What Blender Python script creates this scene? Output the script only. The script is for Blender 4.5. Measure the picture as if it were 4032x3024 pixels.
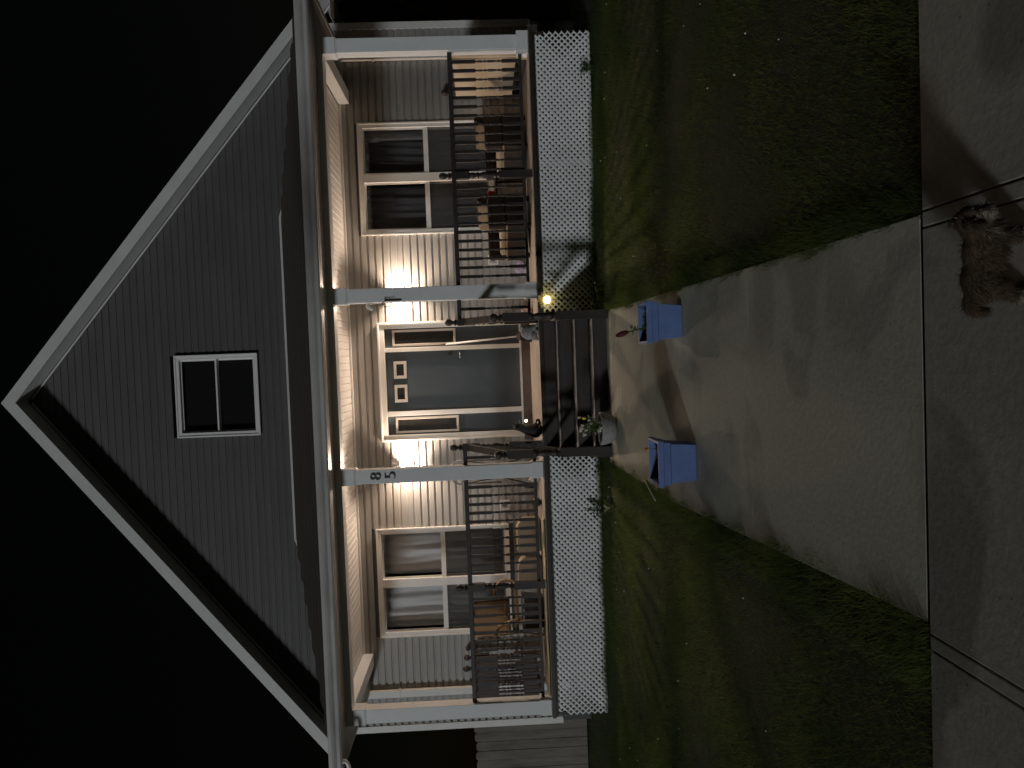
import bpy, bmesh, math, random
import numpy as np
from mathutils import Vector, Matrix, Euler

random.seed(7)
RNG = np.random.default_rng(7)
scene = bpy.context.scene
for o in list(bpy.data.objects):
    bpy.data.objects.remove(o, do_unlink=True)
COL = scene.collection
rad = math.radians

# ------------------------------------------------------------------ camera
YAW, PITCH, ROLL = rad(-1.9804), rad(-2.0317), rad(-2.2237)
fwd = Vector((math.sin(YAW) * math.cos(PITCH), math.cos(YAW) * math.cos(PITCH), math.sin(PITCH)))
r0 = Vector((math.cos(YAW), -math.sin(YAW), 0))
u0 = r0.cross(fwd)
right = math.cos(ROLL) * r0 + math.sin(ROLL) * u0
up = -math.sin(ROLL) * r0 + math.cos(ROLL) * u0
cam_d = bpy.data.cameras.new('camera')
cam_d.sensor_width = 36.0
cam_d.sensor_fit = 'HORIZONTAL'
cam_d.lens = 36.0 * 3030 / 4032
cam_d.clip_start = 0.05
cam_d.clip_end = 2000
cam = bpy.data.objects.new('camera', cam_d)
COL.objects.link(cam)
# the photograph was taken with the phone on its side: the picture's left is up in the world
mx = Matrix(((-up.x, right.x, -fwd.x, 0.0), (-up.y, right.y, -fwd.y, -9.8), (-up.z, right.z, -fwd.z, 1.44), (0, 0, 0, 1)))
cam.matrix_world = mx
scene.camera = cam

# ------------------------------------------------------------------ world, sun, exposure
LDIR = Vector((1.0, 1.05, -0.285)).normalized()        # the way the street-side light travels
elev = math.asin(-LDIR.z)
world = bpy.data.worlds.new('World')
scene.world = world
world.use_nodes = True
nt = world.node_tree
nt.nodes.clear()
wo = nt.nodes.new('ShaderNodeOutputWorld')
bg = nt.nodes.new('ShaderNodeBackground')
sky = nt.nodes.new('ShaderNodeTexSky')
sky.sky_type = 'NISHITA'
sky.sun_disc = False
sky.sun_elevation = elev
sky.sun_rotation = math.atan2(-LDIR.x, -LDIR.y)
bg.inputs['Strength'].default_value = 0.0007
tint = nt.nodes.new('ShaderNodeMixRGB')
tint.blend_type = 'MULTIPLY'
tint.inputs[0].default_value = 1.0
tint.inputs[2].default_value = (1.0, 0.74, 0.50, 1)     # night sky under street lighting, nearly neutral
nt.links.new(sky.outputs[0], tint.inputs[1])
nt.links.new(tint.outputs[0], bg.inputs['Color'])
nt.links.new(bg.outputs[0], wo.inputs['Surface'])

sun_d = bpy.data.lights.new('sun', 'SUN')
sun_d.energy = 0.86
sun_d.angle = rad(6.0)
sun_d.color = (0.95, 0.985, 1.0)
sun = bpy.data.objects.new('sun', sun_d)
sun.rotation_euler = LDIR.to_track_quat('-Z', 'Y').to_euler()
sun.location = (-20, -25, 12)
COL.objects.link(sun)

scene.view_settings.view_transform = 'Standard'
scene.view_settings.look = 'None'
scene.view_settings.exposure = 0.0
scene.view_settings.gamma = 1.0
scene.view_settings.use_curve_mapping = False
scene.render.engine = 'CYCLES'
scene.cycles.use_denoising = True
scene.cycles.max_bounces = 8
scene.cycles.transparent_max_bounces = 16
scene.cycles.sample_clamp_indirect = 4.0
scene.cycles.use_light_tree = True


# ------------------------------------------------------------------ materials
def new_mat(name):
    m = bpy.data.materials.new(name)
    m.use_nodes = True
    n = m.node_tree
    n.nodes.clear()
    out = n.nodes.new('ShaderNodeOutputMaterial')
    return m, n, out


def mat(name, col, rough=0.6, var=0.15, scale=6.0, bump=0.0, bscale=60.0, metal=0.0, stretch=(1, 1, 1), spec=0.5, col2=None, detail=4.0):
    m, n, out = new_mat(name)
    p = n.nodes.new('ShaderNodeBsdfPrincipled')
    n.links.new(p.outputs[0], out.inputs[0])
    tc = n.nodes.new('ShaderNodeTexCoord')
    mp = n.nodes.new('ShaderNodeMapping')
    mp.inputs['Scale'].default_value = stretch
    n.links.new(tc.outputs['Object'], mp.inputs[0])
    no = n.nodes.new('ShaderNodeTexNoise')
    no.inputs['Scale'].default_value = scale
    no.inputs['Detail'].default_value = detail
    no.inputs['Roughness'].default_value = 0.65
    n.links.new(mp.outputs[0], no.inputs['Vector'])
    cr = n.nodes.new('ShaderNodeValToRGB')
    cr.color_ramp.elements[0].position = 0.3
    cr.color_ramp.elements[1].position = 0.7
    if col2 is None:
        a = [c * (1 - var) for c in col]
        b = [min(1, c * (1 + var)) for c in col]
    else:
        a, b = col, col2
    cr.color_ramp.elements[0].color = (*a, 1)
    cr.color_ramp.elements[1].color = (*b, 1)
    n.links.new(no.outputs['Fac'], cr.inputs[0])
    n.links.new(cr.outputs[0], p.inputs['Base Color'])
    p.inputs['Roughness'].default_value = rough
    p.inputs['Metallic'].default_value = metal
    p.inputs['Specular IOR Level'].default_value = spec
    if bump:
        n2 = n.nodes.new('ShaderNodeTexNoise')
        n2.inputs['Scale'].default_value = bscale
        n2.inputs['Detail'].default_value = 5
        n.links.new(mp.outputs[0], n2.inputs['Vector'])
        b_ = n.nodes.new('ShaderNodeBump')
        b_.inputs['Strength'].default_value = bump
        b_.inputs['Distance'].default_value = 0.01
        n.links.new(n2.outputs['Fac'], b_.inputs['Height'])
        n.links.new(b_.outputs[0], p.inputs['Normal'])
    return m


def emat(name, col, strength):
    m, n, out = new_mat(name)
    e = n.nodes.new('ShaderNodeEmission')
    e.inputs[0].default_value = (*col, 1)
    e.inputs[1].default_value = strength
    n.links.new(e.outputs[0], out.inputs[0])
    return m


def glass_mat(name, tint=0.92):
    m, n, out = new_mat(name)
    t = n.nodes.new('ShaderNodeBsdfTransparent')
    t.inputs[0].default_value = (tint, tint, tint, 1)
    g = n.nodes.new('ShaderNodeBsdfGlossy')
    g.inputs['Roughness'].default_value = 0.02
    lw = n.nodes.new('ShaderNodeLayerWeight')
    lw.inputs[0].default_value = 0.5
    pw = n.nodes.new('ShaderNodeMath')
    pw.operation = 'POWER'
    pw.inputs[1].default_value = 4.0
    n.links.new(lw.outputs['Facing'], pw.inputs[0])
    fr = n.nodes.new('ShaderNodeMath')
    fr.operation = 'MULTIPLY_ADD'
    fr.inputs[1].default_value = 0.6
    fr.inputs[2].default_value = 0.05
    n.links.new(pw.outputs[0], fr.inputs[0])
    mxn = n.nodes.new('ShaderNodeMixShader')
    n.links.new(fr.outputs[0], mxn.inputs[0])
    n.links.new(t.outputs[0], mxn.inputs[1])
    n.links.new(g.outputs[0], mxn.inputs[2])
    n.links.new(mxn.outputs[0], out.inputs[0])
    return m


def screen_mat(name):
    m, n, out = new_mat(name)
    t = n.nodes.new('ShaderNodeBsdfTransparent')
    d = n.nodes.new('ShaderNodeBsdfDiffuse')
    d.inputs[0].default_value = (0.10, 0.10, 0.10, 1)
    mxn = n.nodes.new('ShaderNodeMixShader')
    mxn.inputs[0].default_value = 0.62
    n.links.new(t.outputs[0], mxn.inputs[1])
    n.links.new(d.outputs[0], mxn.inputs[2])
    n.links.new(mxn.outputs[0], out.inputs[0])
    return m


def weave_mat(name, col, s=55.0, depth=0.5):
    m, n, out = new_mat(name)
    p = n.nodes.new('ShaderNodeBsdfPrincipled')
    p.inputs['Roughness'].default_value = 0.75
    n.links.new(p.outputs[0], out.inputs[0])
    tc = n.nodes.new('ShaderNodeTexCoord')
    w1 = n.nodes.new('ShaderNodeTexWave')
    w1.wave_type = 'BANDS'
    w1.bands_direction = 'Z'
    w1.inputs['Scale'].default_value = s
    w1.inputs['Distortion'].default_value = 0.6
    w2 = n.nodes.new('ShaderNodeTexWave')
    w2.bands_direction = 'X'
    w2.inputs['Scale'].default_value = s * 0.7
    n.links.new(tc.outputs['Object'], w1.inputs[0])
    n.links.new(tc.outputs['Object'], w2.inputs[0])
    mu = n.nodes.new('ShaderNodeMath')
    mu.operation = 'MULTIPLY'
    n.links.new(w1.outputs['Fac'], mu.inputs[0])
    n.links.new(w2.outputs['Fac'], mu.inputs[1])
    cr = n.nodes.new('ShaderNodeValToRGB')
    cr.color_ramp.elements[0].color = (*[c * (1 - depth) for c in col], 1)
    cr.color_ramp.elements[1].color = (*col, 1)
    n.links.new(mu.outputs[0], cr.inputs[0])
    n.links.new(cr.outputs[0], p.inputs['Base Color'])
    b_ = n.nodes.new('ShaderNodeBump')
    b_.inputs['Strength'].default_value = 0.6
    b_.inputs['Distance'].default_value = 0.006
    n.links.new(mu.outputs[0], b_.inputs['Height'])
    n.links.new(b_.outputs[0], p.inputs['Normal'])
    return m


def concrete_mat(name, col, stain):
    m, n, out = new_mat(name)
    p = n.nodes.new('ShaderNodeBsdfPrincipled')
    p.inputs['Roughness'].default_value = 0.9
    p.inputs['Specular IOR Level'].default_value = 0.2
    n.links.new(p.outputs[0], out.inputs[0])
    tc = n.nodes.new('ShaderNodeTexCoord')
    big = n.nodes.new('ShaderNodeTexNoise')
    big.inputs['Scale'].default_value = 1.1
    big.inputs['Detail'].default_value = 3
    big.inputs['Distortion'].default_value = 0.8
    fine = n.nodes.new('ShaderNodeTexNoise')
    fine.inputs['Scale'].default_value = 38
    fine.inputs['Detail'].default_value = 6
    vor = n.nodes.new('ShaderNodeTexVoronoi')
    vor.inputs['Scale'].default_value = 9
    for t in (big, fine, vor):
        n.links.new(tc.outputs['Object'], t.inputs['Vector'])
    cr = n.nodes.new('ShaderNodeValToRGB')
    cr.color_ramp.elements[0].position = 0.42
    cr.color_ramp.elements[1].position = 0.50
    cr.color_ramp.elements[0].color = (*stain, 1)
    cr.color_ramp.elements[1].color = (*col, 1)
    n.links.new(big.outputs['Fac'], cr.inputs[0])
    cr2 = n.nodes.new('ShaderNodeValToRGB')
    cr2.color_ramp.elements[0].color = (0.72, 0.72, 0.72, 1)
    cr2.color_ramp.elements[1].color = (1.15, 1.15, 1.15, 1)
    n.links.new(fine.outputs['Fac'], cr2.inputs[0])
    mm = n.nodes.new('ShaderNodeMixRGB')
    mm.blend_type = 'MULTIPLY'
    mm.inputs[0].default_value = 1
    n.links.new(cr.outputs[0], mm.inputs[1])
    n.links.new(cr2.outputs[0], mm.inputs[2])
    # small dark pits
    cr3 = n.nodes.new('ShaderNodeValToRGB')
    cr3.color_ramp.elements[0].position = 0.02
    cr3.color_ramp.elements[1].position = 0.07
    cr3.color_ramp.elements[0].color = (0.35, 0.33, 0.3, 1)
    cr3.color_ramp.elements[1].color = (1, 1, 1, 1)
    n.links.new(vor.outputs['Distance'], cr3.inputs[0])
    m3 = n.nodes.new('ShaderNodeMixRGB')
    m3.blend_type = 'MULTIPLY'
    m3.inputs[0].default_value = 0.8
    n.links.new(mm.outputs[0], m3.inputs[1])
    n.links.new(cr3.outputs[0], m3.inputs[2])
    n.links.new(m3.outputs[0], p.inputs['Base Color'])
    b_ = n.nodes.new('ShaderNodeBump')
    b_.inputs['Strength'].default_value = 0.35
    b_.inputs['Distance'].default_value = 0.006
    n.links.new(fine.outputs['Fac'], b_.inputs['Height'])
    n.links.new(b_.outputs[0], p.inputs['Normal'])
    return m


M = dict(
    siding=mat('grey vinyl siding', (0.345, 0.335, 0.315), 0.55, 0.07, 3.0, 0.12, 90, stretch=(0.3, 1, 2)),
    gable=mat('falloff-darkened gable siding', (0.086, 0.085, 0.082), 0.6, 0.12, 3.0, 0.2, 60, stretch=(0.4, 1, 2)),  # colour darkened to imitate the street light fading with height
    sheath=mat('wall sheathing', (0.1, 0.1, 0.1), 0.9),
    white=mat('white painted trim', (0.74, 0.74, 0.72), 0.4, 0.04, 5, 0.04, 40),
    pvc=mat('white column wrap', (0.72, 0.74, 0.75), 0.42, 0.04, 4, 0.03, 30),
    barge=mat('grey white aluminium fascia', (0.60, 0.60, 0.59), 0.45, 0.08, 3, 0.05, 30),
    gutter=mat('weathered white gutter', (0.42, 0.42, 0.40), 0.42, 0.22, 5, 0.1, 25, stretch=(0.25, 1, 1)),
    soffit=mat('white vinyl soffit', (0.7, 0.68, 0.65), 0.5, 0.04, 5),
    shingle=mat('brown asphalt shingle', (0.06, 0.048, 0.04), 0.95, 0.4, 30, 0.6, 80),
    brown=mat('dark brown stained wood', (0.032, 0.026, 0.022), 0.55, 0.35, 10, 0.25, 60, stretch=(1, 1, 0.2)),
    tread=mat('dark brown stair paint', (0.045, 0.04, 0.036), 0.5, 0.3, 9, 0.25, 50, stretch=(0.3, 1, 1)),
    highlighted=mat('worn nosing edge', (0.42, 0.37, 0.32), 0.7, 0.3, 14),  # pale colour paints the grazing light on the stair nosings
    deck=mat('pale weathered deck board', (0.36, 0.315, 0.27), 0.7, 0.16, 5, 0.25, 30, stretch=(0.15, 1.5, 1)),
    door=mat('slate blue door paint', (0.052, 0.068, 0.082), 0.45, 0.06, 4, 0.05, 60),
    doortrim=mat('cream grey moulding', (0.52, 0.49, 0.44), 0.5, 0.05, 5),
    thresh=mat('brown painted threshold board', (0.10, 0.075, 0.065), 0.7, 0.25, 8, 0.2, 40),
    glass=glass_mat('window glass'),
    dglass=mat('dark obscure glass', (0.036, 0.036, 0.035), 0.18, 0.2, 12, 0.15, 60),
    screen=screen_mat('insect screen'),
    black=mat('black dark room', (0.006, 0.006, 0.006), 0.9),
    curtL=mat('pale sheer curtain', (0.78, 0.80, 0.82), 0.9, 0.1, 9, stretch=(3, 1, 0.5)),
    curtR=mat('blue grey curtain', (0.085, 0.087, 0.095), 0.9, 0.2, 9, stretch=(3, 1, 0.5)),
    lattice=mat('white plastic lattice', (0.78, 0.80, 0.80), 0.5, 0.10, 3),
    concrete=concrete_mat('path concrete', (0.465, 0.465, 0.39), (0.365, 0.36, 0.305)),
    sidewalk=concrete_mat('sidewalk concrete', (0.38, 0.375, 0.325), (0.25, 0.245, 0.21)),
    joint=mat('dark joint filler', (0.02, 0.018, 0.015), 0.95),
    soil=mat('dark lawn soil', (0.035, 0.034, 0.018), 0.95, 0.4, 8, 0.6, 30),
    grass=None,
    leaf=mat('leaf green', (0.045, 0.09, 0.02), 0.5, 0.4, 20),
    paleleaf=mat('pale leaf green', (0.13, 0.19, 0.06), 0.5, 0.4, 20),
    petalw=mat('white petal', (0.75, 0.75, 0.62), 0.6, 0.1, 20),
    petaly=mat('yellow petal', (0.75, 0.55, 0.05), 0.6, 0.1, 20),
    maroon=mat('maroon flower spike', (0.09, 0.015, 0.02), 0.8, 0.5, 60, 0.6, 80),
    orange=mat('orange bud', (0.5, 0.14, 0.02), 0.6, 0.2, 30),
    blue=mat('blue glazed planter', (0.10, 0.165, 0.37), 0.55, 0.0, 7, 0.3, 60, col2=(0.14, 0.225, 0.48), detail=8.0),
    potsoil=mat('potting soil', (0.03, 0.026, 0.02), 0.95, 0.5, 30, 0.8, 60),
    bowl=mat('rough grey cast bowl', (0.27, 0.27, 0.27), 0.9, 0.2, 30, 0.8, 60),
    stone=mat('grey cast stone', (0.22, 0.225, 0.225), 0.85, 0.35, 16, 0.6, 50),
    darkstone=mat('dark bronze resin', (0.012, 0.012, 0.011), 0.75, 0.4, 20, 0.4, 50),
    metal=mat('dull grey metal', (0.25, 0.25, 0.25), 0.45, 0.2, 10, metal=0.6),
    blackmetal=mat('black painted metal', (0.02, 0.02, 0.02), 0.4, 0.2, 10),
    gold=mat('brass wire', (0.80, 0.68, 0.34), 0.4, 0.1, 10),
    wicker=weave_mat('dark brown wicker', (0.05, 0.035, 0.028), 60, 0.7),
    wickertan=weave_mat('tan wicker', (0.24, 0.19, 0.13), 55, 0.5),
    cushion=weave_mat('beige woven fabric', (0.40, 0.325, 0.235), 40, 0.18),
    rattan=weave_mat('brown rattan cane', (0.25, 0.175, 0.10), 70, 0.4),
    tanwood=mat('honey coloured wood', (0.30, 0.205, 0.12), 0.5, 0.2, 8),
    cream=mat('cream plastic panel', (0.54, 0.46, 0.345), 0.6, 0.05, 4, 0.05, 20),
    straw=mat('straw mat', (0.52, 0.46, 0.28), 0.85, 0.25, 14, 0.5, 60, stretch=(1, 8, 1)),
    red=mat('red ceramic', (0.45, 0.05, 0.04), 0.4),
    bagw=mat('white printed plastic bag', (0.62, 0.56, 0.56), 0.4, 0.0, 22, col2=(0.30, 0.22, 0.42)),
    bago=mat('white and orange plastic bag', (0.66, 0.62, 0.58), 0.4, 0.0, 18, col2=(0.6, 0.25, 0.1)),
    whiteplastic=mat('white plastic', (0.75, 0.75, 0.73), 0.35, 0.05, 8),
    grey=mat('grey numeral', (0.13, 0.13, 0.125), 0.4, 0.05, 8, metal=0.3),
    fence=mat('weathered fence board', (0.155, 0.143, 0.118), 0.85, 0.35, 7, 0.5, 35, stretch=(1, 1, 0.2)),
    neighbour=mat('brown neighbour wall', (0.24, 0.15, 0.085), 0.8, 0.35, 2.5, 0.2, 20),
    neighdark=mat('dark red brown wall', (0.07, 0.04, 0.035), 0.85, 0.25, 4),
    dogcoat=mat('brown dog coat', (0.042, 0.030, 0.020), 0.85, 0.0, 14, col2=(0.10, 0.068, 0.042), spec=0.15),
    dogpale=mat('pale dog coat', (0.26, 0.22, 0.175), 0.85, 0.3, 14, spec=0.15),
    bark=mat('tree bark', (0.09, 0.075, 0.06), 0.95, 0.4, 9, 0.9, 25, stretch=(1, 1, 0.3)),
    bulb=emat('lit bulb', (1.0, 0.755, 0.575), 2500.0),
    solar=emat('lit solar globe', (1.0, 0.88, 0.45), 8.0),
    solar2=emat('lit solar eye', (1.0, 0.92, 0.55), 12.0),
)


def grass_mat():
    m, n, out = new_mat('grass blade')
    tc = n.nodes.new('ShaderNodeTexCoord')
    no = n.nodes.new('ShaderNodeTexNoise')
    no.inputs['Scale'].default_value = 1.3
    no.inputs['Detail'].default_value = 5
    n.links.new(tc.outputs['Object'], no.inputs['Vector'])
    cr = n.nodes.new('ShaderNodeValToRGB')
    cr.color_ramp.elements[0].position = 0.3
    cr.color_ramp.elements[1].position = 0.72
    cr.color_ramp.elements[0].color = (0.028, 0.047, 0.014, 1)
    cr.color_ramp.elements[1].color = (0.074, 0.094, 0.031, 1)
    n.links.new(no.outputs['Fac'], cr.inputs[0])
    d = n.nodes.new('ShaderNodeBsdfDiffuse')
    t_ = n.nodes.new('ShaderNodeBsdfTranslucent')
    br = n.nodes.new('ShaderNodeMixRGB')
    br.blend_type = 'MULTIPLY'
    br.inputs[0].default_value = 1
    br.inputs[2].default_value = (4.2, 4.2, 4.0, 1)
    n.links.new(cr.outputs[0], d.inputs[0])
    n.links.new(cr.outputs[0], br.inputs[1])
    n.links.new(br.outputs[0], t_.inputs[0])
    mi = n.nodes.new('ShaderNodeMixShader')
    mi.inputs[0].default_value = 0.58
    n.links.new(d.outputs[0], mi.inputs[1])
    n.links.new(t_.outputs[0], mi.inputs[2])
    n.links.new(mi.outputs[0], out.inputs[0])
    return m


M['grass'] = grass_mat()


# ------------------------------------------------------------------ mesh helpers
class MB:
    def __init__(self):
        self.v, self.f = [], []

    def add(self, vs, fs):
        b = len(self.v)
        self.v += [tuple(p) for p in vs]
        self.f += [tuple(i + b for i in q) for q in fs]
        return self

    def box(self, x0, x1, y0, y1, z0, z1):
        return self.add([(x0, y0, z0), (x1, y0, z0), (x1, y1, z0), (x0, y1, z0), (x0, y0, z1), (x1, y0, z1), (x1, y1, z1), (x0, y1, z1)],
                        [(0, 3, 2, 1), (4, 5, 6, 7), (0, 1, 5, 4), (1, 2, 6, 5), (2, 3, 7, 6), (3, 0, 4, 7)])

    def hexa(self, bottom, top):
        return self.add(list(bottom) + list(top), [(0, 3, 2, 1), (4, 5, 6, 7), (0, 1, 5, 4), (1, 2, 6, 5), (2, 3, 7, 6), (3, 0, 4, 7)])

    def beam(self, a, b, w, h, upv=(0, 0, 1)):
        a, b = Vector(a), Vector(b)
        d = (b - a).normalized()
        s = d.cross(Vector(upv)).normalized()
        u = s.cross(d)
        q = [s * w / 2 * i + u * h / 2 * j for i, j in ((-1, -1), (1, -1), (1, 1), (-1, 1))]
        return self.hexa([a + k for k in q], [b + k for k in q])

    def extrude(self, prof, a, b):
        """prof: list of 3d offsets (closed); copied to a and b"""
        n = len(prof)
        a, b = Vector(a), Vector(b)
        vs = [a + Vector(p) for p in prof] + [b + Vector(p) for p in prof]
        fs = [(i, (i + 1) % n, n + (i + 1) % n, n + i) for i in range(n)]
        fs += [tuple(range(n - 1, -1, -1)), tuple(range(n, 2 * n))]
        return self.add(vs, fs)

    def tube(self, pts, r, n=8, cap=True):
        pts = [Vector(p) for p in pts]
        rs = r if isinstance(r, (list, tuple)) else [r] * len(pts)
        rings = []
        s = None
        for i, p in enumerate(pts):
            d = (pts[min(i + 1, len(pts) - 1)] - pts[max(i - 1, 0)]).normalized()
            if s is None:
                s = d.orthogonal().normalized()
            else:
                s = (s - d * s.dot(d)).normalized()
            t = d.cross(s)
            rings.append([p + (s * math.cos(2 * math.pi * k / n) + t * math.sin(2 * math.pi * k / n)) * rs[i] for k in range(n)])
        vs = [q for rg in rings for q in rg]
        fs = []
        for i in range(len(pts) - 1):
            for k in range(n):
                fs.append((i * n + k, i * n + (k + 1) % n, (i + 1) * n + (k + 1) % n, (i + 1) * n + k))
        if cap:
            fs.append(tuple(range(n - 1, -1, -1)))
            fs.append(tuple(range((len(pts) - 1) * n, len(pts) * n)))
        return self.add(vs, fs)

    def lathe(self, c, prof, n=12, rot=0.0):
        c = Vector(c)
        vs = []
        for r, z in prof:
            for k in range(n):
                a = rot + 2 * math.pi * k / n
                vs.append(c + Vector((r * math.cos(a), r * math.sin(a), z)))
        fs = []
        for i in range(len(prof) - 1):
            for k in range(n):
                fs.append((i * n + k, i * n + (k + 1) % n, (i + 1) * n + (k + 1) % n, (i + 1) * n + k))
        fs.append(tuple(range(n - 1, -1, -1)))
        fs.append(tuple(range((len(prof) - 1) * n, len(prof) * n)))
        return self.add(vs, fs)

    def ball(self, c, r, n=12, m=8, s=(1, 1, 1), rot=None):
        c = Vector(c)
        vs = [Vector((0, 0, -r * s[2]))]
        for i in range(1, m):
            t = math.pi * i / m
            for k in range(n):
                a = 2 * math.pi * k / n
                vs.append(Vector((r * math.sin(t) * math.cos(a) * s[0], r * math.sin(t) * math.sin(a) * s[1], -r * math.cos(t) * s[2])))
        vs.append(Vector((0, 0, r * s[2])))
        if rot:
            R_ = Euler(rot).to_matrix()
            vs = [R_ @ q for q in vs]
        fs = [(0, 1 + (k + 1) % n, 1 + k) for k in range(n)]
        for i in range(m - 2):
            for k in range(n):
                a0 = 1 + i * n
                fs.append((a0 + k, a0 + (k + 1) % n, a0 + n + (k + 1) % n, a0 + n + k))
        l = len(vs) - 1
        a0 = 1 + (m - 2) * n
        fs += [(l, a0 + k, a0 + (k + 1) % n) for k in range(n)]
        return self.add([c + q for q in vs], fs)

    def mesh(self, name, material, smooth=False, off=None):
        me = bpy.data.meshes.new(name)
        v = self.v if off is None else [(p[0] - off[0], p[1] - off[1], p[2] - off[2]) for p in self.v]
        me.from_pydata(v, [], self.f)
        me.update()
        if smooth:
            me.polygons.foreach_set('use_smooth', [True] * len(me.polygons))
        if material is not None:
            me.materials.append(M[material] if isinstance(material, str) else material)
        return me

    def build(self, name, material, parent=None, smooth=False, loc=None, bevel=0.0):
        off = loc if loc is not None else None
        me = self.mesh(name, material, smooth, off)
        o = bpy.data.objects.new(name, me)
        COL.objects.link(o)
        if loc is not None:
            o.location = loc
        if parent is not None:
            attach(o, parent)
        if bevel:
            b = o.modifiers.new('bevel', 'BEVEL')
            b.width = bevel
            b.segments = 2
            b.limit_method = 'ANGLE'
        if smooth:
            pass
        return o


def world_of(o):
    m = Matrix.Translation(o.location)
    if o.parent is None:
        return m
    return world_of(o.parent) @ o.matrix_parent_inverse @ m


def attach(o, parent):
    o.parent = parent
    o.matrix_parent_inverse = world_of(parent).inverted()


def inst(name, me, loc, parent, rotz=0.0, scale=None):
    o = bpy.data.objects.new(name, me)
    COL.objects.link(o)
    o.location = loc
    o.rotation_euler = (0, 0, rotz)
    if scale is not None:
        o.scale = scale
    if parent is not None:
        attach(o, parent)
    return o


def tag(o, label, cat, group=None):
    o['label'] = label
    o['category'] = cat
    if group:
        o['group'] = group
    return o


def thing(name, label, cat, loc=(0, 0, 0), group=None):
    o = bpy.data.objects.new(name, None)
    o.empty_display_size = 0.1
    COL.objects.link(o)
    o.location = loc
    return tag(o, label, cat, group)


def struct(o):
    o['kind'] = 'structure'
    return o


def stuff(o):
    o['kind'] = 'stuff'
    return o


def Box(x0, x1, y0, y1, z0, z1):
    return MB().box(x0, x1, y0, y1, z0, z1)


# ------------------------------------------------------------------ ground
def gz(y):
    """level of the concrete path: it falls from the steps to the sidewalk"""
    return -0.0486 * min(max(-1.1 - y, 0.0), 5.76)


def lawn_z(x, y):
    t = min(1.0, max(0.0, (y + 6.9) / 6.0))
    z = gz(y) - 0.012
    if x > 0.5:
        z -= 0.022 * min(x - 0.5, 5) * t
    z += 0.02 * math.sin(x * 1.3 + y * 0.7) * math.sin(y * 1.1 + 0.4) * min(1.0, max(0, min(abs(x - 0.55), abs(x + 1.3)) * 2)) * t
    return z - (0.04 if -1.24 < x < 0.46 else 0.0) if y < -0.9 else z


PATH_L = lambda y: -1.27 + 0.16 * min(1, max(0, (-3.4 - y) / 3.4))
PATH_R = 0.495

mb = MB()
xs = [-120, -40, -18, -10, -8, -7, -6, -5, -4.2, -3.5, -3, -2.5, -2, -1.6, -1.4, -1.25, -1.23, -0.4, 0.45, 0.47, 0.6, 0.9, 1.3, 1.8, 2.4, 3, 3.6, 4.2, 5, 6, 7, 8, 10, 18, 40, 120]
ys = [-6.93, -6.6, -6.2, -5.8, -5.4, -5, -4.6, -4.2, -3.8, -3.4, -3, -2.6, -2.2, -1.8, -1.4, -1.05, -0.8, -0.4, 0, 0.6, 1.4, 3, 6, 12, 40, 150]
vs = [(x, y, lawn_z(max(-10, min(10, x)), y)) for y in ys for x in xs]
n = len(xs)
fs = [(j * n + i, j * n + i + 1, (j + 1) * n + i + 1, (j + 1) * n + i) for j in range(len(ys) - 1) for i in range(n - 1)]
mb.add(vs, fs)
ground = struct(mb.build('ground', 'soil', smooth=True))
boulevard = struct(MB().add([(-120, -150, -0.36), (120, -150, -0.36), (120, -6.9, -0.36), (-120, -6.9, -0.36)], [(0, 1, 2, 3)]).build('ground', 'soil'))

# path: slabs with tooled joints
path = struct(MB().add([(PATH_L(-0.85) + .01, -0.8, -0.006), (PATH_R - .01, -0.8, -0.006), (PATH_R - .01, -1.1, -0.006), (PATH_L(-1.1) + .01, -1.1, -0.006),
                        (PATH_L(-6.8) + .01, -6.885, gz(-6.86) - 0.007), (PATH_R - .01, -6.885, gz(-6.86) - 0.007)],
                       [(0, 3, 2, 1), (3, 4, 5, 2)]).build('concrete_path', 'joint'))


def slab(y0, y1, xl, xr, zf, material, parent, name='slab', ch=0.004, g=0.002, th=0.1):
    """one concrete slab with rounded-off edges; y0 is the far edge, y1 the near one"""
    N = 6
    mb = MB()
    rows = []
    yy = [y0 - g, y0 - g - ch] + [y0 + (y1 - y0) * k / N for k in range(1, N)] + [y1 + g + ch, y1 + g]
    for i, y in enumerate(yy):
        edge = i in (0, len(yy) - 1)
        l, r = (xl(y) if callable(xl) else xl), (xr(y) if callable(xr) else xr)
        z = zf(y)
        e = 0.0015
        rows.append([(l, y, z - th), (l, y, z - e), (l + ch, y, z), (r - ch, y, z), (r, y, z - e), (r, y, z - th)])
    for row in rows:
        mb.v += row
    for i in range(len(rows) - 1):
        for k in range(5):
            mb.f.append((i * 6 + k, i * 6 + k + 6, i * 6 + k + 7, i * 6 + k + 1))
    mb.f.append(tuple(range(5, -1, -1)))
    l = (len(rows) - 1) * 6
    mb.f.append(tuple(range(l, l + 6)))
    return mb.build(name, material, parent)


for a, b in ((-0.84, -1.64), (-1.64, -3.37), (-3.37, -5.1), (-5.1, -6.84)):
    slab(a, b, PATH_L, PATH_R, gz, 'concrete', path)
# sidewalk along the street
walk = struct(MB().box(-30, 30, -8.36, -6.887, -0.42, -0.296).build('sidewalk', 'joint'))
xsw = [-9.5, -7.4, -5.3, -3.25, -1.21, -1.15, 0.44, 0.505, 2.5, 4.5, 6.5, 8.5]
for a, b in zip(xsw[:-1], xsw[1:]):
    slab(-6.868, -8.36, a + 0.004, b - 0.004, lambda y: -0.273 - 0.01 * (-6.87 - y), 'sidewalk', walk, th=0.08)
for a, b in ((-30, -9.5), (8.5, 30)):
    slab(-6.868, -8.36, a + 0.004, b - 0.004, lambda y: -0.273 - 0.01 * (-6.87 - y), 'sidewalk', walk, th=0.08)


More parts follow.
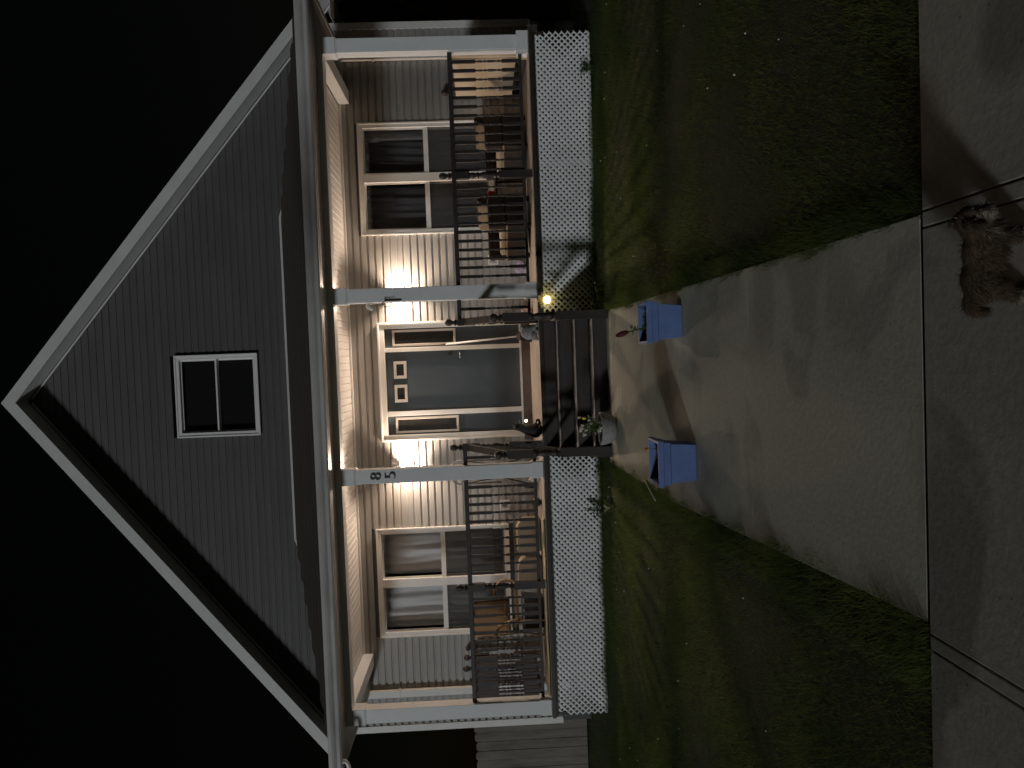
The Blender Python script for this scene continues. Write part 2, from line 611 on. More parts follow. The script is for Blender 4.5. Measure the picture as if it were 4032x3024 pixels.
# ------------------------------------------------------------------ the house
YW = 1.93
house = thing('house', 'grey sided house with steep gable and slate blue front door', 'house', (-0.31, 6.0, 0))
HX0, HX1 = -5.66, 5.04
APX, APZ = -0.385, 8.42
SL = 0.822
BW = 0.157


def roof_z(x):
    return APZ - SL * abs(x - APX)


OPEN = [(-4.21, -2.54, 1.16, 3.18), (-1.204, 0.588, 0.60, 3.03), (1.91, 3.58, 1.18, 3.20)]
# sheathing of the front wall around its openings
mb = MB()
xsplit = [HX0] + [c for o in OPEN for c in o[:2]] + [HX1]
for i in range(0, len(xsplit), 2):
    mb.box(xsplit[i], xsplit[i + 1], YW + 0.012, YW + 0.15, -0.3, 4.2)
for (a, b, c, d) in OPEN:
    mb.box(a, b, YW + 0.012, YW + 0.15, -0.3, c)
    mb.box(a, b, YW + 0.012, YW + 0.15, d, 4.2)
front_wall = mb.build('wall', 'sheath', house)
# side and back walls keep the rooms dark
body = MB()
body.box(HX0, HX0 + 0.15, YW + 0.15, 13, -0.3, 4.2)
body.box(HX1 - 0.15, HX1, YW + 0.15, 13, -0.3, 4.2)
body.box(HX0, HX1, 13, 13.15, -0.3, 4.2)
body.box(HX0 + 0.15, HX1 - 0.15, YW + 0.6, YW + 0.7, 0.3, 3.5)
body.box(HX0 + 0.15, HX1 - 0.15, YW + 0.15, YW + 0.6, 3.35, 3.45)
body.box(HX0 + 0.15, HX1 - 0.15, YW + 0.15, YW + 0.6, 0.4, 0.5)
body.build('dark_room_backing', 'black', house)

PROF = [(0.004, 0.108), (-0.002, 0.108), (-0.002, 0.080), (-0.020, 0.071), (-0.023, 0.0), (0.004, 0.0)]   # (y offset, z) of one siding course


def siding(x0, x1, z, parent, material, y=YW + 0.01, left=None, right=None, h=0.108, depth=1.0):
    mb = MB()
    k = h / 0.108
    pts = [(py * depth, pz * k) for py, pz in PROF]
    A = [((left(z + pz) if left else x0), y + py, z + pz) for py, pz in pts]
    B = [((right(z + pz) if right else x1), y + py, z + pz) for py, pz in pts]
    n = len(pts)
    fs = [(i, n + i, n + (i + 1) % n, (i + 1) % n) for i in range(n)] + [tuple(range(n)), tuple(range(2 * n - 1, n - 1, -1))]
    mb.add(A + B, fs)
    return mb.build('siding_board', material, parent)


def spans(z0, z1, x0, x1, opens):
    cur = [(x0, x1)]
    for a, b, c, d in opens:
        if c < z1 - 0.02 and d > z0 + 0.02:
            new = []
            for s, e in cur:
                if a > s + 0.02:
                    new.append((s, min(e, a)))
                if b < e - 0.02:
                    new.append((max(s, b), e))
            cur = [q for q in new if q[1] - q[0] > 0.03]
    return cur


z = 0.44
while z < 3.5:
    for s, e in spans(z, z + 0.108, HX0 + 0.05, HX1 - 0.05, OPEN):
        siding(s, e, z, front_wall, 'siding')
    z += 0.108
# gable wall
gable = MB()
gx = (APZ - BW / math.cos(math.atan(SL)) - 4.1) / SL
gable.add([(APX - gx, YW + 0.095, 4.1), (APX + gx, YW + 0.095, 4.1), (APX, YW + 0.095, 4.1 + gx * SL),
           (APX - gx, YW + 0.2, 4.1), (APX + gx, YW + 0.2, 4.1), (APX, YW + 0.2, 4.1 + gx * SL)],
          [(0, 1, 2), (5, 4, 3), (0, 3, 4, 1), (1, 4, 5, 2), (2, 5, 3, 0)])
gable = gable.build('gable_wall', 'sheath', house)
GO = [(-1.02, 0.21, 4.84, 6.07)]
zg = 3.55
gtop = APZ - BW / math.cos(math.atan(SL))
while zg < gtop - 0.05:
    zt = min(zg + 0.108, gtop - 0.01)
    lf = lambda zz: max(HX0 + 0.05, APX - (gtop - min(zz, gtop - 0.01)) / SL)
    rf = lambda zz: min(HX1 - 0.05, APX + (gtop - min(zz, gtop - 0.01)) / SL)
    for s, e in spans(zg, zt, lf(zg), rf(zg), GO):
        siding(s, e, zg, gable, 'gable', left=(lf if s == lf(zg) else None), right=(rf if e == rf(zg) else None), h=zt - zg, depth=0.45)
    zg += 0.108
# corner boards and downspouts
for x in (HX0 - 0.03, HX1 - 0.075):
    mb = MB().box(x, x + 0.105, YW - 0.02, YW + 0.02, 0.42 if x < 0 else 0.55, 4.0)
    mb.box(x if x < 0 else x + 0.085, (x + 0.02) if x < 0 else x + 0.105, YW + 0.02, YW + 0.12, 0.42 if x < 0 else 0.55, 4.0)
    mb.build('corner_board', 'white', house, bevel=0.004)
for x, w, zb in ((-5.125, 0.11, 0.3), (4.49, 0.06, 0.3)):
    mb = MB().box(x, x + w, YW - 0.095, YW - 0.025, zb, 3.40)
    for zz in (1.4, 2.9):
        mb.box(x - 0.012, x + w + 0.012, YW - 0.102, YW - 0.012, zz, zz + 0.03)
    mb.build('downspout', 'white', house, bevel=0.01)

# main roof
rt = math.atan(SL)
XE0, XE1 = -5.80, 5.38
roof = MB()
th = 0.06
for xe in (XE0, XE1):
    ze = roof_z(xe)
    prof = [(APX, APZ - th - 0.004), (xe, ze - th - 0.004), (xe, ze - 0.004), (APX, APZ - 0.004)]
    A = [(px, 1.577, pz) for px, pz in prof]
    B = [(px, 13.6, pz) for px, pz in prof]
    roof.add(A + B, [(0, 1, 2, 3), (7, 6, 5, 4), (0, 4, 5, 1), (1, 5, 6, 2), (2, 6, 7, 3), (3, 7, 4, 0)])
roof = roof.build('roof', 'shingle', house)
vb = BW / math.cos(rt)
for xe in (XE0, XE1):
    ze = roof_z(xe)
    mb = MB()
    A = [(APX, 1.545, APZ - 0.002), (xe, 1.545, ze - 0.002), (xe, 1.545, ze - vb), (APX, 1.545, APZ - vb)]
    B = [(p[0], 1.575, p[2]) for p in A]
    mb.add(A + B, [(0, 1, 2, 3), (7, 6, 5, 4), (0, 4, 5, 1), (1, 5, 6, 2), (2, 6, 7, 3), (3, 7, 4, 0)])
    mb.build('barge_board', 'barge', roof)
    # sloping soffit under the overhang and the flat soffit at the eaves
    mb = MB()
    A = [(APX, 1.572, APZ - vb + 0.03), (xe, 1.572, ze - vb + 0.03), (xe, YW - 0.012, ze - vb + 0.03), (APX, YW - 0.012, APZ - vb + 0.03)]
    B = [(p[0], p[1], p[2] + 0.02) for p in A]
    mb.add(A + B, [(0, 1, 2, 3), (7, 6, 5, 4), (0, 4, 5, 1), (1, 5, 6, 2), (2, 6, 7, 3), (3, 7, 4, 0)])
    mb.build('soffit', 'barge', roof)
    hx = HX0 if xe < 0 else HX1
    MB().box(min(hx, xe), max(hx, xe), 1.58, 13.4, ze - vb - 0.02, ze - vb - 0.005).build('soffit', 'soffit', roof)
    MB().box(xe - 0.012, xe + 0.012, 1.58, 13.4, ze - vb - 0.03, ze).build('fascia', 'barge', roof)
    # white bead where the gable siding meets the soffit
    s = 1 if xe > 0 else -1
    gxx = abs(xe - APX)
    mb = MB()
    mb.beam((APX + s * 0.03, YW - 0.022, gtop - 0.03), (APX + s * gxx, YW - 0.022, gtop - 0.03 - gxx * SL + 0.02), 0.02, 0.022)
    mb.build('trim_bead', 'barge', roof)


def window(x0, x1, z0, z1, fw, meet, parent, curtain=None, mull=None, screen=True, sill=True, mw=0.07):
    """casing, one or two sashes each with an upper and a lower pane"""
    w = bpy.data.objects.new('window', None)
    COL.objects.link(w)
    w.location = ((x0 + x1) / 2, YW, z0)
    attach(w, parent)
    mb = MB()
    yf, yb = YW - 0.035, YW + 0.09
    mb.box(x0, x1, yf, yb, z1 - fw, z1)
    mb.box(x0, x1, yf, yb, z0, z0 + fw)
    mb.box(x0, x0 + fw, yf, yb, z0 + fw, z1 - fw)
    mb.box(x1 - fw, x1, yf, yb, z0 + fw, z1 - fw)
    # raised outer bead
    b = 0.022
    mb.box(x0 - 0.004, x1 + 0.004, yf - 0.012, yf + 0.004, z1 - b, z1 + 0.004)
    mb.box(x0 - 0.004, x1 + 0.004, yf - 0.012, yf + 0.004, z0 - 0.004, z0 + b)
    mb.box(x0 - 0.004, x0 + b, yf - 0.012, yf + 0.004, z0 + b, z1 - b)
    mb.box(x1 - b, x1 + 0.004, yf - 0.012, yf + 0.004, z0 + b, z1 - b)
    bays = [(x0 + fw, x1 - fw)]
    if mull:
        mb.box(mull[0], mull[1], yf, yb, z0 + fw, z1 - fw)
        bays = [(x0 + fw, mull[0]), (mull[1], x1 - fw)]
    mb.build('frame', 'white', w, bevel=0.004)
    for a, c in bays:
        sw = 0.022
        mb = MB()
        for (za, zb, yo) in ((meet, z1 - fw, 0.012), (z0 + fw, meet, 0.04)):
            mb.box(a, c, YW + yo, YW + yo + 0.03, zb - sw, zb)
            mb.box(a, c, YW + yo, YW + yo + 0.03, za, za + sw)
            mb.box(a, a + sw, YW + yo, YW + yo + 0.03, za + sw, zb - sw)
            mb.box(c - sw, c, YW + yo, YW + yo + 0.03, za + sw, zb - sw)
        mb.box(a, c, YW - 0.012, YW + 0.012, meet - mw / 2, meet + mw / 2)
        mb.build('sash', 'white', w)
        Box(a + sw, c - sw, YW + 0.024, YW + 0.03, meet + sw, z1 - fw - sw).build('pane', 'glass', w)
        Box(a + sw, c - sw, YW + 0.052, YW + 0.058, z0 + fw + sw, meet - sw).build('pane', 'glass', w)
        if screen:
            MB().add([(a, YW + 0.002, z0 + fw), (c, YW + 0.002, z0 + fw), (c, YW + 0.002, meet - mw / 2), (a, YW + 0.002, meet - mw / 2)], [(0, 1, 2, 3)]).build('insect_screen', 'screen', w)
    return w


window(-4.21, -2.54, 1.16, 3.18, 0.075, 2.172, house, mull=(-3.44, -3.317))
window(1.91, 3.58, 1.18, 3.20, 0.075, 2.187, house, mull=(2.694, 2.823))
Box(-1.0, 0.19, YW + 0.075, YW + 0.085, 4.86, 6.05).build('dark_room_backing', 'black', house)  # black board stands in for the unlit room behind the gable window
window(-1.02, 0.21, 4.84, 6.07, 0.068, 5.465, house, screen=False, mw=0.02)


def curtain(x0, x1, z0, z1, y, material, seed, label):
    r = random.Random(seed)
    N = 70
    ph = [(r.uniform(18, 60), r.uniform(0, 6.28), r.uniform(0.3, 1)) for _ in range(5)]
    mb = MB()
    ZN = 7
    for j in range(ZN):
        z = z0 + (z1 - z0) * j / (ZN - 1)
        for i in range(N):
            x = x0 + (x1 - x0) * i / (N - 1)
            dy = sum(a * math.sin(f * (x + 0.03 * math.sin(z * 2 + p)) + p) for f, p, a in ph) * 0.022
            mb.v.append((x, y + dy, z))
    for j in range(ZN - 1):
        for i in range(N - 1):
            mb.f.append((j * N + i, j * N + i + 1, (j + 1) * N + i + 1, (j + 1) * N + i))
    o = mb.build('curtain', material, None, True, loc=((x0 + x1) / 2, y, z0))
    o.modifiers.new('thickness', 'SOLIDIFY').thickness = 0.002
    return tag(o, label, 'curtain', 'curtains in the front windows')


curtain(-4.13, -3.46, 1.25, 3.10, YW + 0.19, 'curtL', 1, 'pale sheer curtain in the window above the rattan chair, left bay')
curtain(-3.30, -2.62, 1.25, 3.10, YW + 0.19, 'curtL', 2, 'pale sheer curtain in the window above the beige cushions, right bay')
curtain(1.99, 2.67, 1.27, 3.12, YW + 0.19, 'curtR', 3, 'dark curtain in the window bay nearer the front door')
curtain(2.84, 3.50, 1.27, 3.12, YW + 0.19, 'curtR', 4, 'dark blue grey curtain in the window bay nearer the cream panel')

# door unit
unit = bpy.data.objects.new('door_surround', None)
COL.objects.link(unit)
unit.location = (-0.31, YW, 0.73)
attach(unit, house)
mb = MB()
for x0, x1 in ((-1.204, -1.112), (0.50, 0.588)):
    mb.box(x0, x1, YW - 0.035, YW + 0.1, 0.86, 3.03)
mb.box(-1.112, 0.50, YW - 0.035, YW + 0.1, 2.93, 3.03)
# stepped outer moulding
for x0, x1 in ((-1.208, -1.178), (0.562, 0.592)):
    mb.box(x0, x1, YW - 0.055, YW - 0.03, 0.86, 3.034)
mb.box(-1.178, 0.562, YW - 0.055, YW - 0.03, 3.004, 3.034)
mb.build('casing', 'white', unit, bevel=0.005)
mb = MB()
for x0, x1 in ((-0.826, -0.755), (0.147, 0.21)):
    mb.box(x0, x1, YW - 0.02, YW + 0.09, 0.885, 2.93)
mb.build('mullion', 'white', unit, bevel=0.004)
mb = MB()
mb.box(-1.112, 0.50, YW - 0.03, YW + 0.1, 0.862, 0.888)
mb.build('sill', 'white', unit)
Box(-1.26, 0.64, YW - 0.06, YW + 0.05, 0.70, 0.858).build('threshold_board', 'thresh', unit)
door = Box(-0.753, 0.145, YW + 0.02, YW + 0.065, 0.89, 2.918).build('door', 'door', house)


def lite(x0, x1, z0, z1, fw, y, parent):
    mb = MB()
    mb.box(x0, x1, y - 0.022, y + 0.003, z1 - fw, z1)
    mb.box(x0, x1, y - 0.022, y + 0.003, z0, z0 + fw)
    mb.box(x0, x0 + fw, y - 0.022, y + 0.003, z0 + fw, z1 - fw)
    mb.box(x1 - fw, x1, y - 0.022, y + 0.003, z0 + fw, z1 - fw)
    mb.build('lite_frame', 'doortrim', parent, bevel=0.004)
    Box(x0 + fw, x1 - fw, y - 0.008, y + 0.002, z0 + fw, z1 - fw).build('pane', 'dglass', parent)


lite(-0.256, 0.003, 2.615, 2.811, 0.042, YW + 0.02, door)
lite(-0.617, -0.353, 2.615, 2.811, 0.042, YW + 0.02, door)
mb = MB().tube([(0.095, YW + 0.02, 1.80), (0.095, YW - 0.045, 1.80)], 0.012)
mb.tube([(0.095, YW - 0.04, 1.80), (0.02, YW - 0.04, 1.795)], 0.011)
mb.lathe((0.095, YW + 0.01, 1.80), [(0.03, -0.001), (0.03, 0.001)], 12)
mb.build('door_handle', 'metal', door, True)
MB().tube([(0.095, YW + 0.02, 1.95), (0.095, YW - 0.01, 1.95)], 0.028, 14).build('deadbolt', 'blackmetal', door)
for x0, x1 in ((-1.11, -0.828), (0.212, 0.498)):
    sl = Box(x0, x1, YW + 0.02, YW + 0.06, 0.89, 2.925).build('sidelight', 'door', house)
    lite(x0 + 0.02, x1 - 0.02, 1.854, 2.813, 0.034, YW + 0.02, sl)


# ------------------------------------------------------------------ the porch
porch = thing('porch', 'raised front porch with white columns, dark railings and white lattice skirt', 'porch', (-0.3, 0, 0))
DZ = 0.73
PX0, PX1 = -4.66, 4.08
# deck
frame = MB()
frame.box(PX0, PX1, -0.04, 0.0, DZ - 0.075, DZ - 0.028)
frame.box(PX0, PX0 + 0.04, 0.0, YW, DZ - 0.2, DZ - 0.028)
frame.box(PX1 - 0.04, PX1, 0.0, YW, DZ - 0.2, DZ - 0.028)
deck = frame.build('deck', 'brown', porch)
y = -0.052
i = 0
while y < YW - 0.07:
    w = min(0.138, YW - 0.065 - y)
    dz = random.uniform(-0.0015, 0.0015)
    Box(PX0 - 0.01, PX1 + 0.01, y, y + w, DZ - 0.027 + dz, DZ + dz).build('deck_board', 'deck', deck, bevel=0.004)
    y += 0.144
    i += 1
# rim strip below the nosing
Box(PX0 - 0.004, PX1 + 0.004, -0.066, -0.053, DZ - 0.052, DZ - 0.004).build('rim_strip', 'brown', deck)

# columns
CX = [-4.545, -1.452, 0.847, 3.964]
for cx in CX:
    sh = Box(cx - 0.09, cx + 0.09, 0.0, 0.18, DZ + 0.005, 3.30).build('column', 'pvc', porch, bevel=0.006)
    mb = Box(cx - 0.103, cx + 0.103, -0.013, 0.193, 3.14, 3.298)
    mb.box(cx - 0.097, cx + 0.097, -0.007, 0.187, 3.125, 3.139)
    mb.build('capital', 'pvc', sh, bevel=0.004)
    e = 0.125 if cx > 3 else 0.103
    mb = Box(cx - e, cx + e, 0.09 - e, 0.09 + e, DZ + 0.004, DZ + 0.15)
    mb.build('plinth', 'pvc', sh, bevel=0.006)

# beams
mb = MB()
mb.box(-4.65, 4.07, -0.012, 0.19, 3.301, 3.46)
mb.box(-4.65, -4.45, 0.191, YW - 0.013, 3.301, 3.46)
mb.box(3.87, 4.07, 0.191, YW - 0.013, 3.301, 3.46)
mb.build('beam', 'pvc', porch, bevel=0.005)
# ceiling of narrow boards running front to back
ceil = Box(-4.448, 3.868, 0.192, YW - 0.014, 3.472, 3.49).build('ceiling', 'soffit', porch)
x = -4.447
cmesh = MB()
cmesh.extrude([(0.002, 0, 0.012), (0.002, 0, 0.006), (0.008, 0, 0), (0.093, 0, 0), (0.099, 0, 0.006), (0.099, 0, 0.012)], (0, 0, 0), (0, YW - 0.015 - 0.193, 0))
cmesh = cmesh.mesh('ceiling_board', 'soffit')
while x < 3.86 - 0.1:
    inst('ceiling_board', cmesh, (x, 0.193, 3.458 + random.uniform(-.0008, .0008)), ceil)
    x += 0.1012
mb = MB()
mb.box(-4.448, 3.868, YW - 0.05, YW - 0.0132, 3.425, 3.456)
mb.build('crown_moulding', 'white', ceil, bevel=0.006)
mb = MB()
mb.box(-4.448, 3.868, 0.192, 0.215, 3.43, 3.456)
mb.build('crown_moulding', 'soffit', ceil)

# hip roof
EX0, EX1, EY, EZ = -4.99, 4.59, -0.36, 3.50
KX0, KX1, KZ = -2.64, 2.24, 4.385
t = 0.03
P = [(EX0, EY, EZ), (EX1, EY, EZ), (KX1, YW - 0.02, KZ), (KX0, YW - 0.02, KZ), (EX0, YW - 0.02, EZ), (EX1, YW - 0.02, EZ)]
vs = P + [(p[0], p[1], p[2] - t) for p in P]
mb = MB().add(vs, [(0, 1, 2, 3), (0, 3, 4), (1, 5, 2), (6, 9, 8, 7), (6, 10, 9), (7, 8, 11), (0, 6, 7, 1), (0, 4, 10, 6), (1, 7, 11, 5), (3, 2, 8, 9), (4, 3, 9, 10), (2, 5, 11, 8)])
proof = mb.build('porch_roof', 'shingle', porch)
# courses of shingle edges, thin steps up the slope
for k in range(1, 9):
    f = k / 9.0
    xa, xb = EX0 + (KX0 - EX0) * f, EX1 + (KX1 - EX1) * f
    yk, zk = EY + (YW - 0.02 - EY) * f, EZ + (KZ - EZ) * f
    mb = MB()
    mb.hexa([(xa, yk, zk), (xb, yk, zk), (xb, yk + 0.2, zk + 0.078), (xa, yk + 0.2, zk + 0.078)],
            [(xa, yk, zk + 0.008), (xb, yk, zk + 0.008), (xb, yk + 0.2, zk + 0.080), (xa, yk + 0.2, zk + 0.080)])
    mb.build('shingle_course', 'shingle', proof)
# flashing where the roof meets the gable wall
mb = MB()
mb.box(KX0, KX1, YW - 0.034, YW - 0.014, KZ, KZ + 0.03)
for kx, ex in ((KX0, EX0), (KX1, EX1)):
    mb.beam((kx, YW - 0.026, KZ + 0.012), (kx + (ex - kx) * 0.09, YW - 0.026, KZ + 0.012 - 0.09 * (KZ - EZ)), 0.02, 0.03)
mb.build('flashing', 'barge', proof)
# fascia, overhang soffit, gutter
mb = MB()
mb.box(EX0, EX1, EY + 0.003, EY + 0.02, 3.37, 3.50)
mb.box(EX0, EX0 + 0.02, EY + 0.021, YW - 0.02, 3.37, 3.50)
mb.box(EX1 - 0.02, EX1, EY + 0.021, YW - 0.02, 3.37, 3.50)
mb.build('fascia', 'gutter', proof)
mb = MB()
mb.box(EX0 + 0.021, EX1 - 0.021, EY + 0.021, -0.013, 3.378, 3.39)
mb.box(EX0 + 0.021, -4.651, -0.012, YW - 0.02, 3.378, 3.39)
mb.box(4.071, EX1 - 0.021, -0.012, YW - 0.02, 3.378, 3.39)
mb.build('soffit', 'gutter', proof)
gp = [(0, 3.372), (-0.055, 3.372), (-0.072, 3.39), (-0.066, 3.43), (-0.085, 3.462), (-0.092, 3.49), (-0.092, 3.528), (-0.078, 3.532), (-0.078, 3.522), (-0.004, 3.522)]
mb = MB()
mb.extrude([(0, p, q) for p, q in gp], (EX0 - 0.02, EY, 0), (EX1 + 0.02, EY, 0))
mb.build('gutter', 'gutter', proof)
for sx, ex in ((-1, EX0), (1, EX1)):
    mb = MB().extrude([(-sx * p * -1 * -1, 0, q) if False else (sx * -p, 0, q) for p, q in gp], (ex, EY + 0.012, 0), (ex, YW - 0.03, 0))
    mb.build('gutter', 'gutter', proof)
# elbow of the downspout at the left end of the gutter
mb = MB().tube([(-4.90, -0.395, 3.368), (-4.90, -0.395, 3.335), (-4.93, -0.39, 3.31), (-5.04, -0.36, 3.295), (-5.10, -0.34, 3.26)], 0.026, 8)
mb.build('downspout_elbow', 'white', proof, True)

# baluster and newel meshes
bal = MB()
sq = lambda r: r * math.sqrt(2)
H = 0.86
bal.lathe((0, 0, 0), [(sq(0.0185), 0), (sq(0.0185), 0.22)], 4, math.pi / 4)
bal.lathe((0, 0, 0), [(sq(0.0185), H - 0.30), (sq(0.0185), H)], 4, math.pi / 4)
bal.lathe((0, 0, 0), [(0.0165, 0.219), (0.011, 0.235), (0.017, 0.26), (0.010, 0.285), (0.016, 0.34), (0.017, 0.39), (0.009, 0.415), (0.017, 0.435), (0.009, 0.455),
                      (0.016, 0.49), (0.012, 0.53), (0.010, 0.545), (0.0165, 0.561)], 10)
bal = bal.mesh('baluster', 'brown')
new = MB()
new.box(-0.046, 0.046, -0.046, 0.046, 0, 0.42)
new.box(-0.046, 0.046, -0.046, 0.046, 0.80, 1.02)
new.lathe((0, 0, 0), [(0.044, 0.42), (0.030, 0.44), (0.044, 0.465), (0.028, 0.49), (0.040, 0.56), (0.043, 0.62), (0.026, 0.665), (0.042, 0.69), (0.028, 0.715), (0.040, 0.76), (0.032, 0.785), (0.044, 0.80)], 14)
new.lathe((0, 0, 0), [(0.044, 1.02), (0.03, 1.035), (0.046, 1.055), (0.022, 1.075), (0.026, 1.09), (0.040, 1.11), (0.045, 1.135), (0.040, 1.16), (0.024, 1.178), (0.004, 1.187)], 14)
newel = new.mesh('newel_post', 'brown')
new2 = MB()
new2.box(-0.05, 0.05, -0.05, 0.05, 0, 0.62)
new2.box(-0.05, 0.05, -0.05, 0.05, 0.93, 1.23)
new2.lathe((0, 0, 0), [(0.048, 0.62), (0.032, 0.645), (0.048, 0.67), (0.034, 0.72), (0.046, 0.80), (0.03, 0.87), (0.047, 0.90), (0.048, 0.93)], 14)
new2.lathe((0, 0, 0), [(0.048, 1.23), (0.03, 1.245), (0.05, 1.27), (0.026, 1.285), (0.045, 1.305), (0.05, 1.33), (0.044, 1.355), (0.026, 1.372), (0.004, 1.378)], 14)
newel2 = new2.mesh('newel_post', 'brown')


def rail(xa, xb, newels=(), count=None):
    mb = MB()
    mb.box(xa, xb, 0.055, 0.125, 1.70, 1.755)
    mb.box(xa, xb, 0.07, 0.11, 0.815, 0.855)
    r = mb.build('railing', 'brown', porch, bevel=0.005)
    for nx in newels:
        inst('newel_post', newel, (nx, 0.09, DZ + 0.004), r)
    n = count or max(1, round((xb - xa) / 0.1135) - 1)
    for k in range(n):
        bx = xa + (xb - xa) * (k + 1) / (n + 1)
        if all(abs(bx - nx) > 0.07 for nx in newels):
            inst('baluster', bal, (bx, 0.09, 0.845), r, rotz=0)
    return r


rail(0.938, 3.873, (2.333,))
rail(-4.454, -1.543, (-2.955,))
rail(0.523, 0.756, (), 1)
rail(-1.361, -1.18, (), 1)


def side_rail(x, newels, ya=0.181, yb=YW - 0.015):
    mb = MB()
    mb.box(x - 0.035, x + 0.035, ya, yb, 1.70, 1.755)
    mb.box(x - 0.02, x + 0.02, ya, yb, 0.815, 0.855)
    r = mb.build('railing', 'brown', porch, bevel=0.005)
    for ny in newels:
        inst('newel_post', newel, (x, ny, DZ + 0.004), r)
    n = round((yb - ya) / 0.1135) - 1
    for k in range(n):
        by = ya + (yb - ya) * (k + 1) / (n + 1)
        if all(abs(by - ny) > 0.07 for ny in newels):
            inst('baluster', bal, (x, by, 0.845), r)


side_rail(-4.545, (1.80, 1.38))
side_rail(3.964, (1.80,))

# stairs
stairs = bpy.data.objects.new('staircase', None)
COL.objects.link(stairs)
stairs.location = (-0.36, -0.5, 0)
attach(stairs, porch)
NOS = [(-0.30, 0.533), (-0.58, 0.350), (-0.86, 0.178)]
SX0, SX1 = -1.16, 0.43
for x0, x1 in ((SX0 - 0.045, SX0), (SX1, SX1 + 0.045)):
    A = [(x0, -0.067, 0.70), (x0, -0.067, 0.38), (x0, -0.58, -0.02), (x0, -0.90, -0.02), (x0, -0.90, 0.15), (x0, -0.60, 0.37), (x0, -0.32, 0.56)]
    n = len(A)
    B = [(x1, p[1], p[2]) for p in A]
    MB().add(A + B, [tuple(range(n)), tuple(range(2 * n - 1, n - 1, -1))] + [(i, n + i, n + (i + 1) % n, (i + 1) % n) for i in range(n)]).build('stringer', 'brown', stairs)

prev = (-0.053, 0.70)
for (yn, zn) in NOS:
    Box(SX0 + 0.001, SX1 - 0.001, yn - 0.01, prev[0] - 0.002, zn - 0.032, zn).build('tread', 'tread', stairs, bevel=0.004)
    Box(SX0 + 0.004, SX1 - 0.004, yn - 0.0135, yn - 0.0105, zn - 0.012, zn - 0.001).build('nosing_highlight', 'highlighted', stairs)  # thin pale strip painting the light caught along each nosing
    prev = (yn, zn)
tops = [0.70, 0.533, 0.35, 0.178]
fr = [-0.054, -0.285, -0.565, -0.845]
for k in range(4):
    zb = tops[k + 1] if k < 3 else 0.004
    zt = tops[k] - (0.034 if k else 0.03)
    Box(SX0 + 0.002, SX1 - 0.002, fr[k] - 0.002 - 0.008, fr[k] + 0.008 - 0.002, zb + 0.001, zt).build('riser', 'tread', stairs)
# stair rails
for sx, dx in ((1, 0.473), (-1, -1.132)):
    fx = 0.46 if sx > 0 else -1.118
    mb = MB()
    mb.beam((dx, 0.03, 1.66), (fx, -0.93, 1.20), 0.085, 0.05)
    mb.beam((dx, 0.03, 0.93), (fx, -0.93, 0.42), 0.04, 0.045)
    sr = mb.build('stair_railing', 'brown', porch, bevel=0.006)
    inst('newel_post', newel, (dx, 0.075, DZ + 0.004), sr)
    inst('newel_post', newel2, (fx, -0.96, -0.02), sr)
    for k in range(5):
        f = (k + 1) / 6.0
        inst('baluster', bal, (dx + (fx - dx) * f, 0.03 - 0.96 * f, 0.93 - 0.51 * f), sr, scale=(1, 1, 0.79))

# lattice skirt
SW, PITCHL = 0.029, 0.0545
bkt = PITCHL * math.sqrt(2)


def lattice(x0, x1, z0, z1, batten):
    mb = MB()
    mb.box(x0, x1, 0.03, 0.05, z1 - 0.03, z1)
    mb.box(x0, x1, 0.03, 0.05, z0, z0 + 0.03)
    for bx in batten:
        mb.box(bx - 0.04, bx + 0.04, 0.030, 0.052, z0 + 0.03, z1 - 0.03)
    pn = mb.build('lattice_panel', 'lattice', porch)
    # strips: the centre line runs at 45 degrees, clipped to the panel
    hw = SW / 2 * math.sqrt(2)
    for d, yy in ((1, 0.004), (-1, 0.013)):
        k = 0
        span = z1 - z0
        c = x0 - span + 0.02
        while c < x1 + 0.001:
            # line x = c + (z - z0) for d=1 ; x = c + (z1 - z) for d=-1
            ta, tb = max(0.0, x0 - c), min(span, x1 - c)
            if tb - ta > 0.02:
                def pt(s, o):
                    x = c + s + o
                    z = (z0 + s) if d > 0 else (z1 - s)
                    return x, z
                q = [pt(ta, -hw), pt(ta, hw), pt(tb, hw), pt(tb, -hw)]
                q = [(min(max(a, x0), x1), b) for a, b in q]
                m2 = MB().hexa([(a, yy, b) for a, b in q], [(a, yy + 0.009, b) for a, b in q])
                m2.build('lattice_strip', 'lattice', pn)
            c += bkt
            k += 1


lattice(0.56, 4.09, -0.05, 0.655, (2.45,))
lattice(-4.67, -1.25, 0.0, 0.655, (-3.05, -1.62))
# ground and house foundation in the dark behind the lattice
Box(HX0 + 0.05, HX1 - 0.05, YW - 0.02, YW + 0.005, -0.3, 0.43).build('foundation', 'sheath', house)


